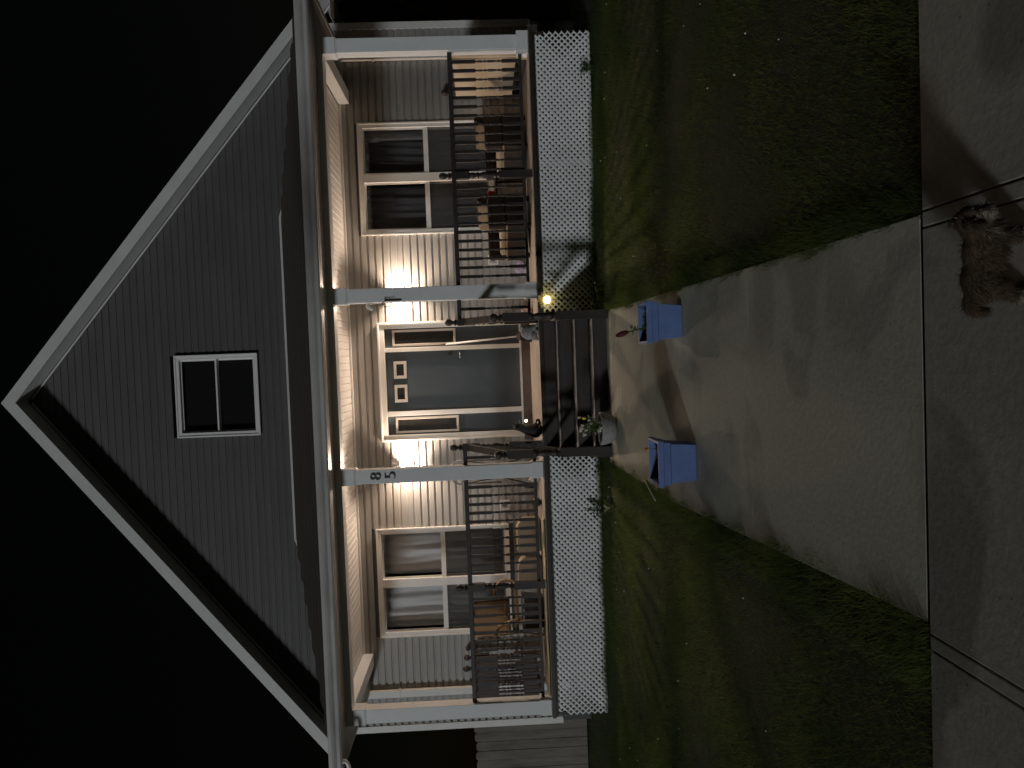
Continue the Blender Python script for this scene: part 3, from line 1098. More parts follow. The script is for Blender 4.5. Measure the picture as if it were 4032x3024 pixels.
# ------------------------------------------------------------------ lamps on the wall
def sconce(x, label):
    t = thing('wall_lantern', label, 'lantern', (x, YW - 0.02, 2.62), 'lit wall lanterns beside the door')
    y = YW - 0.15
    MB().box(x - 0.055, x + 0.055, YW - 0.035, YW - 0.012, 2.70, 2.90).build('back_plate', 'whiteplastic', t, bevel=0.006)
    MB().tube([(x, YW - 0.03, 2.86), (x, y + 0.03, 2.875), (x, y, 2.84), (x, y, 2.79)], 0.011).build('arm', 'whiteplastic', t, True)
    MB().lathe((x, y, 2.745), [(0.082, 0.0), (0.084, 0.008), (0.05, 0.04), (0.022, 0.055), (0.018, 0.07)], 16).build('cap', 'whiteplastic', t)
    mb = MB()
    for k in range(4):
        a = math.pi / 4 + k * math.pi / 2
        mb.tube([(x + 0.072 * math.cos(a), y + 0.072 * math.sin(a), 2.75), (x + 0.05 * math.cos(a), y + 0.05 * math.sin(a), 2.55)], 0.004, 5)
    mb.lathe((x, y, 2.53), [(0.03, 0), (0.055, 0.012), (0.055, 0.022)], 14)
    mb.build('cage', 'whiteplastic', t)
    MB().ball((x, y, 2.665), 0.034, 12, 8).build('bulb', 'bulb', t, True)
    MB().lathe((x, y, 2.697), [(0.016, 0), (0.016, 0.05)], 10).build('socket', 'whiteplastic', t)


sconce(-1.53, 'lit wall lantern beside the door, behind the column numbered 85')
sconce(1.0, 'lit wall lantern hidden behind the column with the white camera')

# ------------------------------------------------------------------ house number
def numeral(ch, x, z, h, label):
    cu = bpy.data.curves.new('numeral', 'FONT')
    cu.body = ch
    cu.align_x = 'CENTER'
    cu.size = 1.0
    cu.extrude = 0.05
    cu.bevel_depth = 0.004
    cu.offset = -0.014
    ob = bpy.data.objects.new('tmp', cu)
    COL.objects.link(ob)
    dg = bpy.context.evaluated_depsgraph_get()
    me = bpy.data.meshes.new_from_object(ob.evaluated_get(dg))
    bpy.data.objects.remove(ob, do_unlink=True)
    co = np.array([v.co for v in me.vertices])
    mn, mxx = co.min(0), co.max(0)
    s = h / (mxx[1] - mn[1])
    ctr = (mn + mxx) / 2
    for v in me.vertices:
        p = (np.array(v.co) - ctr) * s
        v.co = (p[0] * 1.02, p[2] * 1.0, p[1])
    me.flip_normals()
    me.materials.clear()
    me.materials.append(M['grey'])
    o = bpy.data.objects.new('house_number', me)
    COL.objects.link(o)
    o.location = (x, -0.009, z)
    tag(o, label, 'number', 'house number on the column')


numeral('8', -1.451, 2.872, 0.135, 'grey numeral 8 on the white column left of the door')
numeral('5', -1.446, 2.688, 0.135, 'grey numeral 5 below the 8 on the white column')

# ------------------------------------------------------------------ small fittings
t = thing('security_camera', 'small white camera bracketed to the column right of the door', 'camera', (0.757, 0.09, 2.87))
MB().box(0.742, 0.7565, 0.06, 0.12, 2.84, 2.90).build('bracket', 'whiteplastic', t)
MB().tube([(0.745, 0.09, 2.87), (0.715, 0.07, 2.875), (0.70, 0.05, 2.88)], 0.01).build('arm', 'whiteplastic', t)
MB().tube([(0.725, 0.10, 2.895), (0.70, 0.05, 2.865), (0.68, -0.005, 2.83)], [0.022, 0.028, 0.026], 12).build('body', 'whiteplastic', t, True)
t = thing('plant_hook', 'black metal plant hook on the side of the column with the white camera', 'hook', (0.76, -0.02, 2.5))
MB().box(0.768, 0.785, -0.014, -0.0035, 2.45, 2.66).build('back_bar', 'blackmetal', t)
MB().tube([(0.776, -0.012, 2.64), (0.74, -0.08, 2.68), (0.70, -0.12, 2.66), (0.69, -0.13, 2.60), (0.705, -0.13, 2.57)], 0.006, 6).build('hook_arm', 'blackmetal', t, True)

for x, zc, lab in ((-2.25, 1.204, 'white outdoor outlet on the siding left of the hand cart'), (1.49, 1.237, 'white outdoor outlet on the siding above the printed bag')):
    t = thing('outlet', lab, 'outlet', (x, YW - 0.03, zc - 0.06), 'outdoor outlets')
    mb = MB()
    for a, b, c, d in ((-0.075, 0.075, 0.055, 0.075), (-0.075, 0.075, -0.075, -0.055), (-0.075, -0.055, -0.055, 0.055), (0.055, 0.075, -0.055, 0.055)):
        mb.box(x + a, x + b, YW - 0.03, YW - 0.008, zc + c, zc + d)
    mb.build('mounting_frame', 'white', t, bevel=0.004)
    Box(x - 0.055, x + 0.055, YW - 0.022, YW - 0.008, zc - 0.055, zc + 0.055).build('cover_plate', 'doortrim', t)
    MB().tube([(x, YW - 0.02, zc), (x, YW - 0.034, zc)], 0.034, 14).build('socket_face', 'metal', t)


# ------------------------------------------------------------------ porch furniture
def wicker_chair(x, y, rot, label):
    t = thing('wicker_armchair', label, 'armchair', (x, y, DZ), 'wicker armchairs on the porch')
    R_ = Matrix.Rotation(rot, 4, 'Z')

    def put(mb, name, material, bevel=0.012):
        mb.v = [tuple(R_ @ Vector(p)) for p in mb.v]
        mb.v = [(p[0] + x, p[1] + y, p[2] + DZ) for p in mb.v]
        return mb.build(name, material, t, bevel=bevel)
    w, d = 0.33, 0.32
    put(Box(-w, w, -d, d, 0.05, 0.33), 'seat_box', 'wicker')
    put(Box(-w, -w + 0.09, -d, d, 0.331, 0.58), 'arm', 'wicker', 0.03)
    put(Box(w - 0.09, w, -d, d, 0.331, 0.58), 'arm', 'wicker', 0.03)
    mb = MB().hexa([(-w + .091, d - 0.10, 0.331), (w - .091, d - 0.10, 0.331), (w - .091, d, 0.331), (-w + .091, d, 0.331)],
                   [(-w + .091, d - 0.02, 0.72), (w - .091, d - 0.02, 0.72), (w - .091, d + 0.07, 0.72), (-w + .091, d + 0.07, 0.72)])
    put(mb, 'backrest', 'wicker', 0.02)
    put(Box(-w + 0.095, w - 0.095, -d + 0.0, d - 0.105, 0.332, 0.42), 'seat_cushion', 'cushion', 0.03)
    mb = MB().hexa([(-w + .10, d - 0.175, 0.425), (w - .10, d - 0.175, 0.425), (w - .10, d - 0.102, 0.425), (-w + .10, d - 0.102, 0.425)],
                   [(-w + .10, d - 0.10, 0.70), (w - .10, d - 0.10, 0.70), (w - .10, d - 0.035, 0.70), (-w + .10, d - 0.035, 0.70)])
    put(mb, 'back_cushion', 'wickertan', 0.02)
    for a in (-1, 1):
        for b in (-1, 1):
            put(Box(a * (w - 0.05) - 0.025, a * (w - 0.05) + 0.025, b * (d - 0.05) - 0.025, b * (d - 0.05) + 0.025, 0, 0.05), 'leg', 'wicker', 0)
    put(Box(-w - 0.004, w + 0.004, -d - 0.006, -d - 0.0, 0.318, 0.340), 'seat_edge', 'tanwood', 0.002)


wicker_chair(1.82, 1.05, rad(-52), 'dark wicker armchair on the porch nearer the front door')
wicker_chair(2.98, 1.22, rad(-58), 'dark wicker armchair on the porch nearer the cream panel')
t = thing('side_table', 'small dark table between the two wicker armchairs', 'table', (2.42, 1.45, DZ))
Box(2.22, 2.62, 1.27, 1.63, 1.15, 1.18).build('tabletop', 'wicker', t, bevel=0.006)
for a in (2.25, 2.56):
    for b in (1.30, 1.57):
        Box(a, a + 0.03, b, b + 0.03, DZ, 1.15).build('leg', 'wicker', t)
tag(MB().lathe((2.36, 1.42, 1.1805), [(0.045, 0), (0.05, 0.02), (0.06, 0.09), (0.066, 0.11), (0.058, 0.112), (0.05, 0.03)], 16).build('cup', 'red', None, True, loc=(2.36, 1.42, 1.1805)),
    'red cup on the table between the wicker armchairs', 'cup')

# cream panel fixed inside the right side rail
t = thing('privacy_panel', 'cream flat panel standing inside the right end railing', 'panel', (3.89, 1.05, DZ))
Box(3.885, 3.91, 0.20, 1.86, 0.87, 1.70).build('sheet', 'cream', t, bevel=0.004)
for yy in (0.3, 1.75):
    Box(3.87, 3.884, yy, yy + 0.05, DZ + 0.002, 1.70).build('stile', 'cream', t)

# beige cushions standing on the deck
for x0, x1, lab in ((-2.74, -2.26, 'beige woven cushion propped on the deck nearer the hand cart'), (-3.21, -2.80, 'beige woven cushion propped on the deck nearer the rattan chair')):
    mb = MB()
    w = x1 - x0
    N = 9
    prof = []
    for k in range(N):
        a = math.pi / 2 * k / (N - 1)
        prof.append((x1 - 0.16 + 0.16 * math.cos(a), 1.073 - 0.14 + 0.14 * math.sin(a)))
    prof += [(x0 + 0.05, 1.073), (x0 + 0.012, 1.06), (x0, 1.02), (x0, DZ + 0.03), (x0 + 0.03, DZ + 0.003), (x1 - 0.03, DZ + 0.003), (x1, DZ + 0.03)]
    n = len(prof)
    c = (sum(p[0] for p in prof) / n, sum(p[1] for p in prof) / n)
    rows = [(0.93, 0.92), (0.90, 0.97), (0.90, 1.0), (1.02, 1.0), (1.05, 0.97), (1.05, 0.9)]
    ysx = [0.885, 0.89, 0.91, 1.05, 1.075, 1.08]
    scs = [0.90, 0.95, 1.0, 1.0, 0.95, 0.90]
    for yy, s in zip(ysx, scs):
        mb.v += [(c[0] + (p[0] - c[0]) * s, yy, max(DZ + 0.003, c[1] + (p[1] - c[1]) * s)) for p in prof]
    for r_ in range(5):
        for k in range(n):
            mb.f.append((r_ * n + k, (r_ + 1) * n + k, (r_ + 1) * n + (k + 1) % n, r_ * n + (k + 1) % n))
    mb.f.append(tuple(range(n)))
    mb.f.append(tuple(range(6 * n - 1, 5 * n - 1, -1)))
    tag(mb.build('cushion', 'cushion', None, False, loc=(c[0], 0.98, DZ), bevel=0.006), lab, 'cushion', 'beige cushions on the deck')

# rattan armchair
t = thing('rattan_armchair', 'honey brown rattan armchair with woven back at the left end', 'armchair', (-3.58, 1.0, DZ))
mb = MB()
NX, NZ = 12, 6
for j in range(NZ + 1):
    for i in range(NX + 1):
        x = -3.86 + 0.52 * i / NX
        zc = 1.20 + 0.53 * j / NZ + 0.02 * math.sin(math.pi * i / NX) * (j / NZ)
        mb.v.append((x, 1.22 + 0.06 * j / NZ + 0.06 * math.sin(math.pi * i / NX), zc))
for j in range(NZ):
    for i in range(NX):
        a = j * (NX + 1) + i
        mb.f.append((a, a + 1, a + NX + 2, a + NX + 1))
b = mb.build('backrest', 'rattan', t, True)
b.modifiers.new('thickness', 'SOLIDIFY').thickness = 0.025
MB().tube([(-3.87, 1.20, 1.10), (-3.88, 1.24, 1.45), (-3.87, 1.27, 1.735), (-3.6, 1.34, 1.76), (-3.33, 1.27, 1.735), (-3.33, 1.24, 1.45), (-3.33, 1.20, 1.10)], 0.016, 8).build('back_frame', 'tanwood', t, True)
Box(-3.87, -3.33, 0.76, 1.22, 1.09, 1.13).build('seat', 'rattan', t, bevel=0.012)
for s, xx in ((-1, -3.87), (1, -3.33)):
    MB().tube([(xx, 1.24, 1.42), (xx + s * 0.03, 1.05, 1.41), (xx + s * 0.05, 0.85, 1.37), (xx + s * 0.05, 0.74, 1.28), (xx + s * 0.02, 0.73, 1.16), (xx, 0.78, 1.11)], 0.022, 8).build('arm', 'tanwood', t, True)
    for yy, dy in ((0.80, -0.05), (1.19, 0.06)):
        MB().tube([(xx, yy, 1.10), (xx + s * 0.03, yy + dy, DZ + 0.002)], 0.016, 8).build('leg', 'tanwood', t, True)
Rc = Matrix.Translation((-3.60, 1.05, 0)) @ Matrix.Rotation(rad(42), 4, 'Z') @ Matrix.Translation((3.60, -1.05, 0))
for ch in list(t.children):
    ch.data.transform(Rc)
t = thing('storage_tote', 'dark plastic tote under the rattan armchair', 'tote', (-3.6, 1.05, DZ))
MB().hexa([(-3.80, 0.86, DZ + .002), (-3.40, 0.86, DZ + .002), (-3.40, 1.14, DZ + .002), (-3.80, 1.14, DZ + .002)], [(-3.83, 0.84, 1.0), (-3.37, 0.84, 1.0), (-3.37, 1.16, 1.0), (-3.83, 1.16, 1.0)]).build('body', 'blackmetal', t, bevel=0.01)
Box(-3.845, -3.355, 0.825, 1.175, 1.001, 1.035).build('lid', 'metal', t, bevel=0.008)

# straw mat edge along the front of the deck
mb = MB()
N = 60
for i in range(N + 1):
    x = -4.40 + 2.30 * i / N
    lift = 0.010 + 0.014 * abs(math.sin(x * 2.4)) + (0.03 * math.exp(-((x + 2.35) / 0.09) ** 2))
    fy = -0.03 + 0.03 * math.sin(x * 2.1 + 1) + 0.01 * math.sin(x * 7)
    mb.v += [(x, fy, DZ + 0.004 + lift), (x, 0.06, DZ + 0.006), (x, 0.40, DZ + 0.005)]
for i in range(N):
    for k in range(2):
        mb.f.append((i * 3 + k, i * 3 + k + 3, i * 3 + k + 4, i * 3 + k + 1))
o = mb.build('straw_mat', 'straw', None, True, loc=(-3.25, 0.2, DZ))
md = o.modifiers.new('thickness', 'SOLIDIFY')
md.thickness = 0.006
md.offset = 1
tag(o, 'straw mat with a curled edge under the left railing', 'mat')

# folding hand cart
t = thing('hand_cart', 'grey folding hand cart behind the column numbered 85', 'hand cart', (-1.63, 1.3, DZ))
MB().tube([(-1.80, 1.32, 1.25), (-1.81, 1.34, 1.85), (-1.79, 1.345, 1.93), (-1.73, 1.35, 1.965), (-1.55, 1.35, 1.965), (-1.49, 1.345, 1.93), (-1.47, 1.34, 1.85), (-1.47, 1.32, 1.25)], 0.013, 8).build('handle', 'metal', t, True)
MB().tube([(-1.80, 1.32, 1.80), (-1.72, 1.28, 1.25), (-1.83, 1.2, 0.84)], 0.011, 8).build('strut', 'blackmetal', t, True)
MB().tube([(-1.47, 1.32, 1.80), (-1.55, 1.28, 1.25), (-1.42, 1.2, 0.84)], 0.011, 8).build('strut', 'blackmetal', t, True)
Box(-1.82, -1.44, 0.98, 1.30, 0.755, 0.775).build('toe_plate', 'metal', t, bevel=0.004)
MB().tube([(-1.86, 1.33, 0.83), (-1.40, 1.33, 0.83)], 0.012, 8).build('axle', 'metal', t, True)
for xw in (-1.90, -1.42):
    MB().tube([(xw, 1.33, 0.83), (xw + 0.05, 1.33, 0.83)], 0.098, 20).build('wheel', 'blackmetal', t, bevel=0.01)
for k, (bx, by, bh, lab) in enumerate(((-1.70, 0.80, 0.18, 'tall white bottle on the deck in front of the hand cart'), (-1.60, 0.72, 0.13, 'short white bottle on the deck beside the tall one'), (-1.30, 0.8, 0.16, 'white bottle on the deck behind the left stair post'))):
    t = thing('bottle', lab, 'bottle', (bx, by, DZ + 0.002), 'white bottles on the deck')
    MB().lathe((bx, by, DZ + 0.002), [(0.032, 0), (0.035, 0.01), (0.035, bh * 0.62), (0.026, bh * 0.75), (0.013, bh * 0.82), (0.013, bh * 0.86)], 14).build('body', 'whiteplastic', t, True)
    MB().lathe((bx, by, DZ + 0.002), [(0.016, bh * 0.861), (0.016, bh)], 12).build('cap', 'metal', t)
# dark shoe
mb = MB().ball((-1.98, 0.6, DZ + 0.05), 0.05, 14, 8, (1.2, 2.4, 0.95))
mb.v = [(p[0], p[1], max(DZ + 0.003, p[2] + (0.04 if p[1] > 0.64 and p[2] > DZ + 0.05 else 0))) for p in mb.v]
tag(mb.build('shoe', 'blackmetal', None, True, loc=(-1.98, 0.6, DZ)), 'dark shoe on the deck under the left railing', 'shoe')


def crumpled(name, c, s, material, label, cat, seed):
    r = random.Random(seed)
    mb = MB().ball((0, 0, 0), 1.0, 22, 14)
    ph = [(Vector((r.uniform(-1, 1), r.uniform(-1, 1), r.uniform(-1, 1))) * r.uniform(3, 9), r.uniform(0, 6)) for _ in range(9)]
    out = []
    for p in mb.v:
        v = Vector(p)
        k = 1 + sum(math.sin(a.dot(v) + b) for a, b in ph) * 0.05
        v = v * k
        out.append((c[0] + v.x * s[0], c[1] + v.y * s[1], max(c[2], c[2] + s[2] + v.z * s[2])))
    mb.v = out
    return tag(mb.build(name, material, None, False, loc=c), label, cat)


crumpled('plastic_bag', (1.30, 1.62, DZ + 0.003), (0.12, 0.09, 0.10), 'bagw', 'white and purple printed plastic bag by the wall', 'bag', 3)
crumpled('plastic_bag', (0.63, 1.0, DZ + 0.003), (0.08, 0.08, 0.075), 'bago', 'white and orange crumpled bag behind the short railing', 'bag', 4)

# broom leaning against the right sidelight
t = thing('broom', 'broom with pale handle leaning on the right sidelight', 'broom', (0.3, 1.45, DZ))
MB().tube([(0.305, 1.42, 0.93), (0.235, 1.82, 2.0)], 0.0125, 10).build('handle', 'whiteplastic', t, True)
MB().tube([(0.235, 1.82, 2.0), (0.2285, 1.856, 2.10)], 0.014, 10).build('grip', 'thresh', t, True)
MB().hexa([(0.21, 1.36, 0.732), (0.43, 1.36, 0.732), (0.43, 1.43, 0.732), (0.21, 1.43, 0.732)], [(0.25, 1.38, 0.90), (0.37, 1.38, 0.90), (0.37, 1.43, 0.90), (0.25, 1.43, 0.90)]).build('bristles', 'wicker', t)
MB().hexa([(0.245, 1.375, 0.901), (0.375, 1.375, 0.901), (0.375, 1.435, 0.901), (0.245, 1.435, 0.901)], [(0.28, 1.39, 0.95), (0.335, 1.39, 0.95), (0.335, 1.43, 0.95), (0.28, 1.43, 0.95)]).build('broom_head', 'thresh', t)


# ------------------------------------------------------------------ ornaments
def fuse(name, parts, material, parent, smooth=True, vox=0.008):
    """several rounded lumps remeshed into one continuous surface"""
    mb = MB()
    for args in parts:
        if args[0] == 'b':
            mb.ball(*args[1:])
        else:
            mb.tube(*args[1:])
    o = mb.build(name, material, parent, smooth)
    r = o.modifiers.new('remesh', 'REMESH')
    r.mode = 'VOXEL'
    r.voxel_size = vox
    r.use_smooth_shade = True
    s = o.modifiers.new('smooth', 'SMOOTH')
    s.iterations = 3
    return o


t = thing('stone_ornament', 'round grey stone animal ornament at the top of the stairs', 'ornament', (0.31, 0.04, DZ))
fuse('body', [('b', (0.315, 0.06, 0.845), 0.10, 16, 10, (0.95, 0.9, 1.12)), ('b', (0.265, -0.0, 0.79), 0.058, 14, 9, (1.1, 1, 0.85)), ('b', (0.36, 0.03, 0.78), 0.06, 14, 9, (0.9, 1.1, 0.85)),
             ('b', (0.225, -0.03, 0.758), 0.026, 10, 7), ('b', (0.33, -0.035, 0.752), 0.024, 10, 7, (1, 1.5, 0.8)), ('b', (0.40, -0.02, 0.75), 0.022, 10, 7, (1, 1.6, 0.8)),
             ('b', (0.235, 0.05, 0.86), 0.03, 10, 7, (0.7, 0.7, 1.3)), ('b', (0.385, 0.06, 0.93), 0.024, 10, 7, (0.7, 0.7, 1.5))], 'stone', t)
t2 = thing('animal_statue', 'dark upright animal statue with curled tail at the top of the stairs', 'statue', (-0.93, 0.04, DZ))
fuse('body', [('b', (-0.95, 0.05, 0.81), 0.092, 16, 10, (1.05, 0.85, 0.95)), ('t', [(-0.955, 0.05, 0.82), (-0.925, 0.05, 0.93), (-0.90, 0.045, 1.01)], [0.085, 0.068, 0.05], 12),
             ('b', (-0.895, 0.035, 1.035), 0.052, 14, 9, (0.95, 1.1, 1.05)), ('b', (-0.895, 0.0, 1.02), 0.022, 10, 7), ('t', [(-0.915, 0.04, 1.05), (-0.925, 0.04, 1.12)], [0.018, 0.006], 8),
             ('t', [(-0.865, 0.04, 1.06), (-0.85, 0.04, 1.10)], [0.016, 0.006], 8), ('b', (-0.97, -0.01, 0.75), 0.03, 10, 7, (1, 1.4, 0.7)), ('b', (-0.9, -0.01, 0.75), 0.028, 10, 7, (1, 1.4, 0.7)),
             ('t', [(-0.93, 0.08, 0.76), (-0.85, 0.07, 0.752), (-0.812, 0.05, 0.765), (-0.815, 0.04, 0.79), (-0.85, 0.04, 0.80)], [0.02, 0.02, 0.018, 0.016, 0.01], 8)], 'darkstone', t2, vox=0.007)
MB().ball((-0.815, 0.0, 0.93), 0.017, 12, 8).build('lit_globe', 'solar2', t2, True)
MB().tube([(-0.87, 0.03, 0.97), (-0.84, 0.01, 0.965), (-0.82, 0.0, 0.945)], 0.005, 6).build('globe_arm', 'gold', t2, True)
mb = MB()
for a, b in (((-0.87, 0.02, 1.04), (-0.815, 0.01, 1.09)), ((-0.86, 0.02, 1.0), (-0.80, 0.01, 1.02)), ((-0.90, 0.03, 1.06), (-0.83, 0.0, 1.13))):
    a, b = Vector(a), Vector(b)
    m_ = (a + b) / 2 + Vector((0, 0, 0.012))
    mb.add([a, m_ + Vector((0, 0.012, 0)), b, m_ - Vector((0, 0.012, 0))], [(0, 1, 2, 3)])
mb.build('leaf_spray', 'paleleaf', t2)

# sunburst solar light on a stake
sc = (0.708, -0.10, 0.615)
t = thing('sunburst_light', 'glowing round solar light with wire sunburst beside the stairs', 'solar light', (0.708, -0.1, 0.0))
MB().ball(sc, 0.046, 20, 14).build('globe', 'solar', t, True)
r = random.Random(5)
ray = MB().lathe((0, 0, 0), [(0.0032, 0.04), (0.0024, 0.112)], 5).ball((0, 0, 0.114), 0.006, 6, 4).mesh('ray', 'gold')
for k in range(64):
    a = 2 * math.pi * k / 64 + r.uniform(-.03, .03)
    tilt = r.uniform(-0.5, 0.35)
    d = Vector((math.cos(a) * math.cos(tilt), math.sin(tilt), math.sin(a) * math.cos(tilt)))
    o = inst('ray', ray, sc, t)
    o.rotation_euler = d.to_track_quat('Z', 'Y').to_euler()
    l = r.uniform(0.85, 1.08)
    o.scale = (1, 1, l)
MB().tube([(0.708, -0.09, 0.57), (0.708, -0.085, -0.05)], 0.005, 6).build('stake', 'blackmetal', t)


# ------------------------------------------------------------------ planters
def square_planter(cx, cy, z0, top, bot, h, label):
    t = thing('square_planter', label, 'planter', (cx, cy, z0), 'blue square planters on the path')
    a, b = bot / 2, top / 2
    zb = z0 + 0.006
    hb = h * 0.66
    f = (h * 0.66) / h
    mid = a + (b - 0.022 - a) * 1.0
    wall = 0.016

    def sq_(s, z):
        return [(cx - s, cy - s, z), (cx + s, cy - s, z), (cx + s, cy + s, z), (cx - s, cy + s, z)]
    mb = MB()
    loops = [sq_(a - 0.004, zb), sq_(a, zb + 0.01), sq_(mid - 0.004, zb + hb), sq_(mid + 0.006, zb + hb + 0.006), sq_(b - 0.012, zb + h - 0.046), sq_(b, zb + h - 0.042), sq_(b, zb + h - 0.004), sq_(b - 0.003, zb + h),
             sq_(b - 0.02, zb + h), sq_(b - 0.023, zb + h - 0.004), sq_(mid - 0.02, zb + hb * 0.5)]
    for l in loops:
        mb.v += l
    for i in range(len(loops) - 1):
        for k in range(4):
            mb.f.append((i * 4 + k, i * 4 + (k + 1) % 4, (i + 1) * 4 + (k + 1) % 4, (i + 1) * 4 + k))
    mb.f.append((3, 2, 1, 0))
    mb.f.append(tuple(len(loops) * 4 - 4 + k for k in range(4)))
    mb.build('pot', 'blue', t, bevel=0.003)
    s = b - 0.03
    N = 8
    mb = MB()
    rr = random.Random(int(cx * 100))
    for j in range(N + 1):
        for i in range(N + 1):
            mb.v.append((cx - s + 2 * s * i / N, cy - s + 2 * s * j / N, zb + h - 0.065 + rr.uniform(-0.012, 0.012)))
    for j in range(N):
        for i in range(N):
            q = j * (N + 1) + i
            mb.f.append((q, q + 1, q + N + 2, q + N + 1))
    mb.build('soil', 'potsoil', t)
    return zb + h


topz = square_planter(0.235, -3.69, gz(-3.8), 0.335, 0.25, 0.29, 'blue square planter with a dark red flower spike on the path')
square_planter(-0.845, -3.93, gz(-4.05), 0.35, 0.27, 0.30, 'blue square planter with a tiny orange bud at the path edge')


def leafblade(mb, base, d, l, w, droop=0.3):
    base, d = Vector(base), Vector(d).normalized()
    s = d.cross(Vector((0, 0, 1)))
    s = s.normalized() if s.length > 1e-3 else Vector((1, 0, 0))
    p1 = base + d * l * 0.45 + Vector((0, 0, 0))
    p2 = base + d * l - Vector((0, 0, l * droop))
    mb.add([base, p1 + s * w / 2, p2, p1 - s * w / 2], [(0, 1, 2), (0, 2, 3)])


t = thing('flower_spike', 'dark red flower spike on a leafy stem in the blue planter', 'flower', (0.19, -3.75, topz - 0.07))
MB().tube([(0.195, -3.75, topz - 0.075), (0.185, -3.755, topz + 0.05), (0.165, -3.76, topz + 0.13)], 0.006, 6).build('stem', 'leaf', t, True)
mb = MB()
rr = random.Random(3)
for k in range(26):
    zz = topz - 0.04 + 0.15 * rr.random()
    a = rr.uniform(0, 6.28)
    leafblade(mb, (0.187, -3.755, zz), (math.cos(a), math.sin(a), 0.5), rr.uniform(0.03, 0.06), 0.016)
mb.build('leaves', 'leaf', t)
fuse('bloom', [('b', (0.152, -3.762, topz + 0.178), 0.026, 12, 8, (0.9, 0.9, 2.2), (0, rad(-18), 0))], 'maroon', t, vox=0.006)
t = thing('seedlings', 'small green seedlings in the soil of the planter with the flower spike', 'plant', (0.28, -3.66, topz - 0.07))
mb = MB()
for k in range(150):
    x, y = 0.235 + rr.uniform(-.13, .13), -3.69 + rr.uniform(-.13, .13)
    a = rr.uniform(0, 6.28)
    leafblade(mb, (x, y, topz - 0.07), (math.cos(a), math.sin(a), 1.2), rr.uniform(0.04, 0.10), 0.018, 0.2)
mb.build('leaves', 'leaf', t)
MB().tube([(0.29, -3.66, topz - 0.08), (0.291, -3.66, topz - 0.02)], 0.003, 5).build('stem', 'leaf', t)
zl = gz(-4.05) + 0.306
t = thing('orange_flower', 'tiny orange bud rising from the left blue planter', 'flower', (-0.76, -3.85, zl - 0.07))
MB().tube([(-0.76, -3.85, zl - 0.08), (-0.755, -3.85, zl + 0.03)], 0.003, 5).build('stem', 'leaf', t)
MB().ball((-0.755, -3.85, zl + 0.038), 0.013, 10, 7, (1, 1, 1.2)).build('bud', 'orange', t, True)
mb = MB()
for k in range(120):
    x, y = -0.845 + rr.uniform(-.13, .13), -3.93 + rr.uniform(-.13, .13)
    a = rr.uniform(0, 6.28)
    leafblade(mb, (x, y, zl - 0.072), (math.cos(a), math.sin(a), 0.9), rr.uniform(0.03, 0.075), 0.018, 0.2)
mb.build('leaves', 'leaf', t)

# low bowl of flowers at the foot of the stairs
bx, by, bz = -0.83, -1.27, 0.0 + gz(-1.27)
t = thing('bowl_planter', 'low rough grey bowl planter at the foot of the stairs', 'planter', (bx, by, bz))
MB().lathe((bx, by, bz + 0.004), [(0.10, 0), (0.135, 0.02), (0.165, 0.07), (0.182, 0.13), (0.188, 0.172), (0.186, 0.178), (0.170, 0.178), (0.165, 0.165), (0.155, 0.12)], 32).build('bowl', 'bowl', t, True)
MB().lathe((bx, by, bz + 0.12), [(0.156, 0), (0.156, 0.006)], 24).build('soil', 'potsoil', t)
t = thing('bedding_flowers', 'white and yellow flowers growing in the grey bowl planter', 'flowers', (bx, by, bz + 0.127))
mb = MB()
stems = MB()
heads = []
rr = random.Random(11)
for k in range(24):
    a, q = rr.uniform(0, 6.28), rr.uniform(0, 0.09)
    x0, y0 = bx + 0.03 + q * math.cos(a), by + q * math.sin(a)
    hh = rr.uniform(0.1, 0.27)
    x1, y1 = x0 + rr.uniform(-.06, .06), y0 + rr.uniform(-.06, .06)
    stems.tube([(x0, y0, bz + 0.12), ((x0 + x1) / 2, (y0 + y1) / 2, bz + 0.125 + hh * 0.6), (x1, y1, bz + 0.125 + hh)], 0.003, 4)
    for _ in range(16):
        f = rr.uniform(0.25, 1)
        aa = rr.uniform(0, 6.28)
        leafblade(mb, (x0 + (x1 - x0) * f, y0 + (y1 - y0) * f, bz + 0.125 + hh * f), (math.cos(aa), math.sin(aa), rr.uniform(0.1, 0.9)), rr.uniform(0.03, 0.055), 0.02, 0.25)
    if k % 3 == 0:
        heads.append((x1, y1, bz + 0.13 + hh))
stems.build('stems', 'leaf', t)
mb.build('foliage', 'paleleaf', t)


def bloom(c, material, s=0.022):
    mb = MB()
    for k in range(7):
        a = 2 * math.pi * k / 7
        leafblade(mb, c, (math.cos(a), math.sin(a), 1.1), s * 1.5, s, -0.1)
    mb.ball(c, s * 0.45, 8, 5)
    mb.build('bloom', material, t)


for c in heads:
    bloom(c, 'petalw')
for c in ((bx + 0.02, by - 0.16, bz + 0.185), (bx - 0.01, by - 0.15, bz + 0.20), (bx - 0.05, by - 0.12, bz + 0.36), (bx + 0.015, by - 0.1, bz + 0.39)):
    bloom(c, 'petalw', 0.026)
stems = MB().tube([(bx + 0.07, by - 0.02, bz + 0.12), (bx + 0.11, by - 0.04, bz + 0.26), (bx + 0.125, by - 0.05, bz + 0.35)], 0.003, 5).build('stem', 'leaf', t)
MB().ball((bx + 0.125, by - 0.05, bz + 0.362), 0.02, 12, 8, (0.85, 0.85, 1.15)).build('tulip_head', 'petaly', t, True)

# pale stick in the grass beside the left planter
tag(MB().tube([(-1.20, -2.62, gz(-2.62) + 0.045), (-1.32, -3.05, gz(-3.05) + 0.06)], 0.006, 6).build('stick', 'whiteplastic', None, True, loc=(-1.26, -2.85, gz(-2.85))),
    'thin pale stick lying in the grass behind the left planter', 'stick')


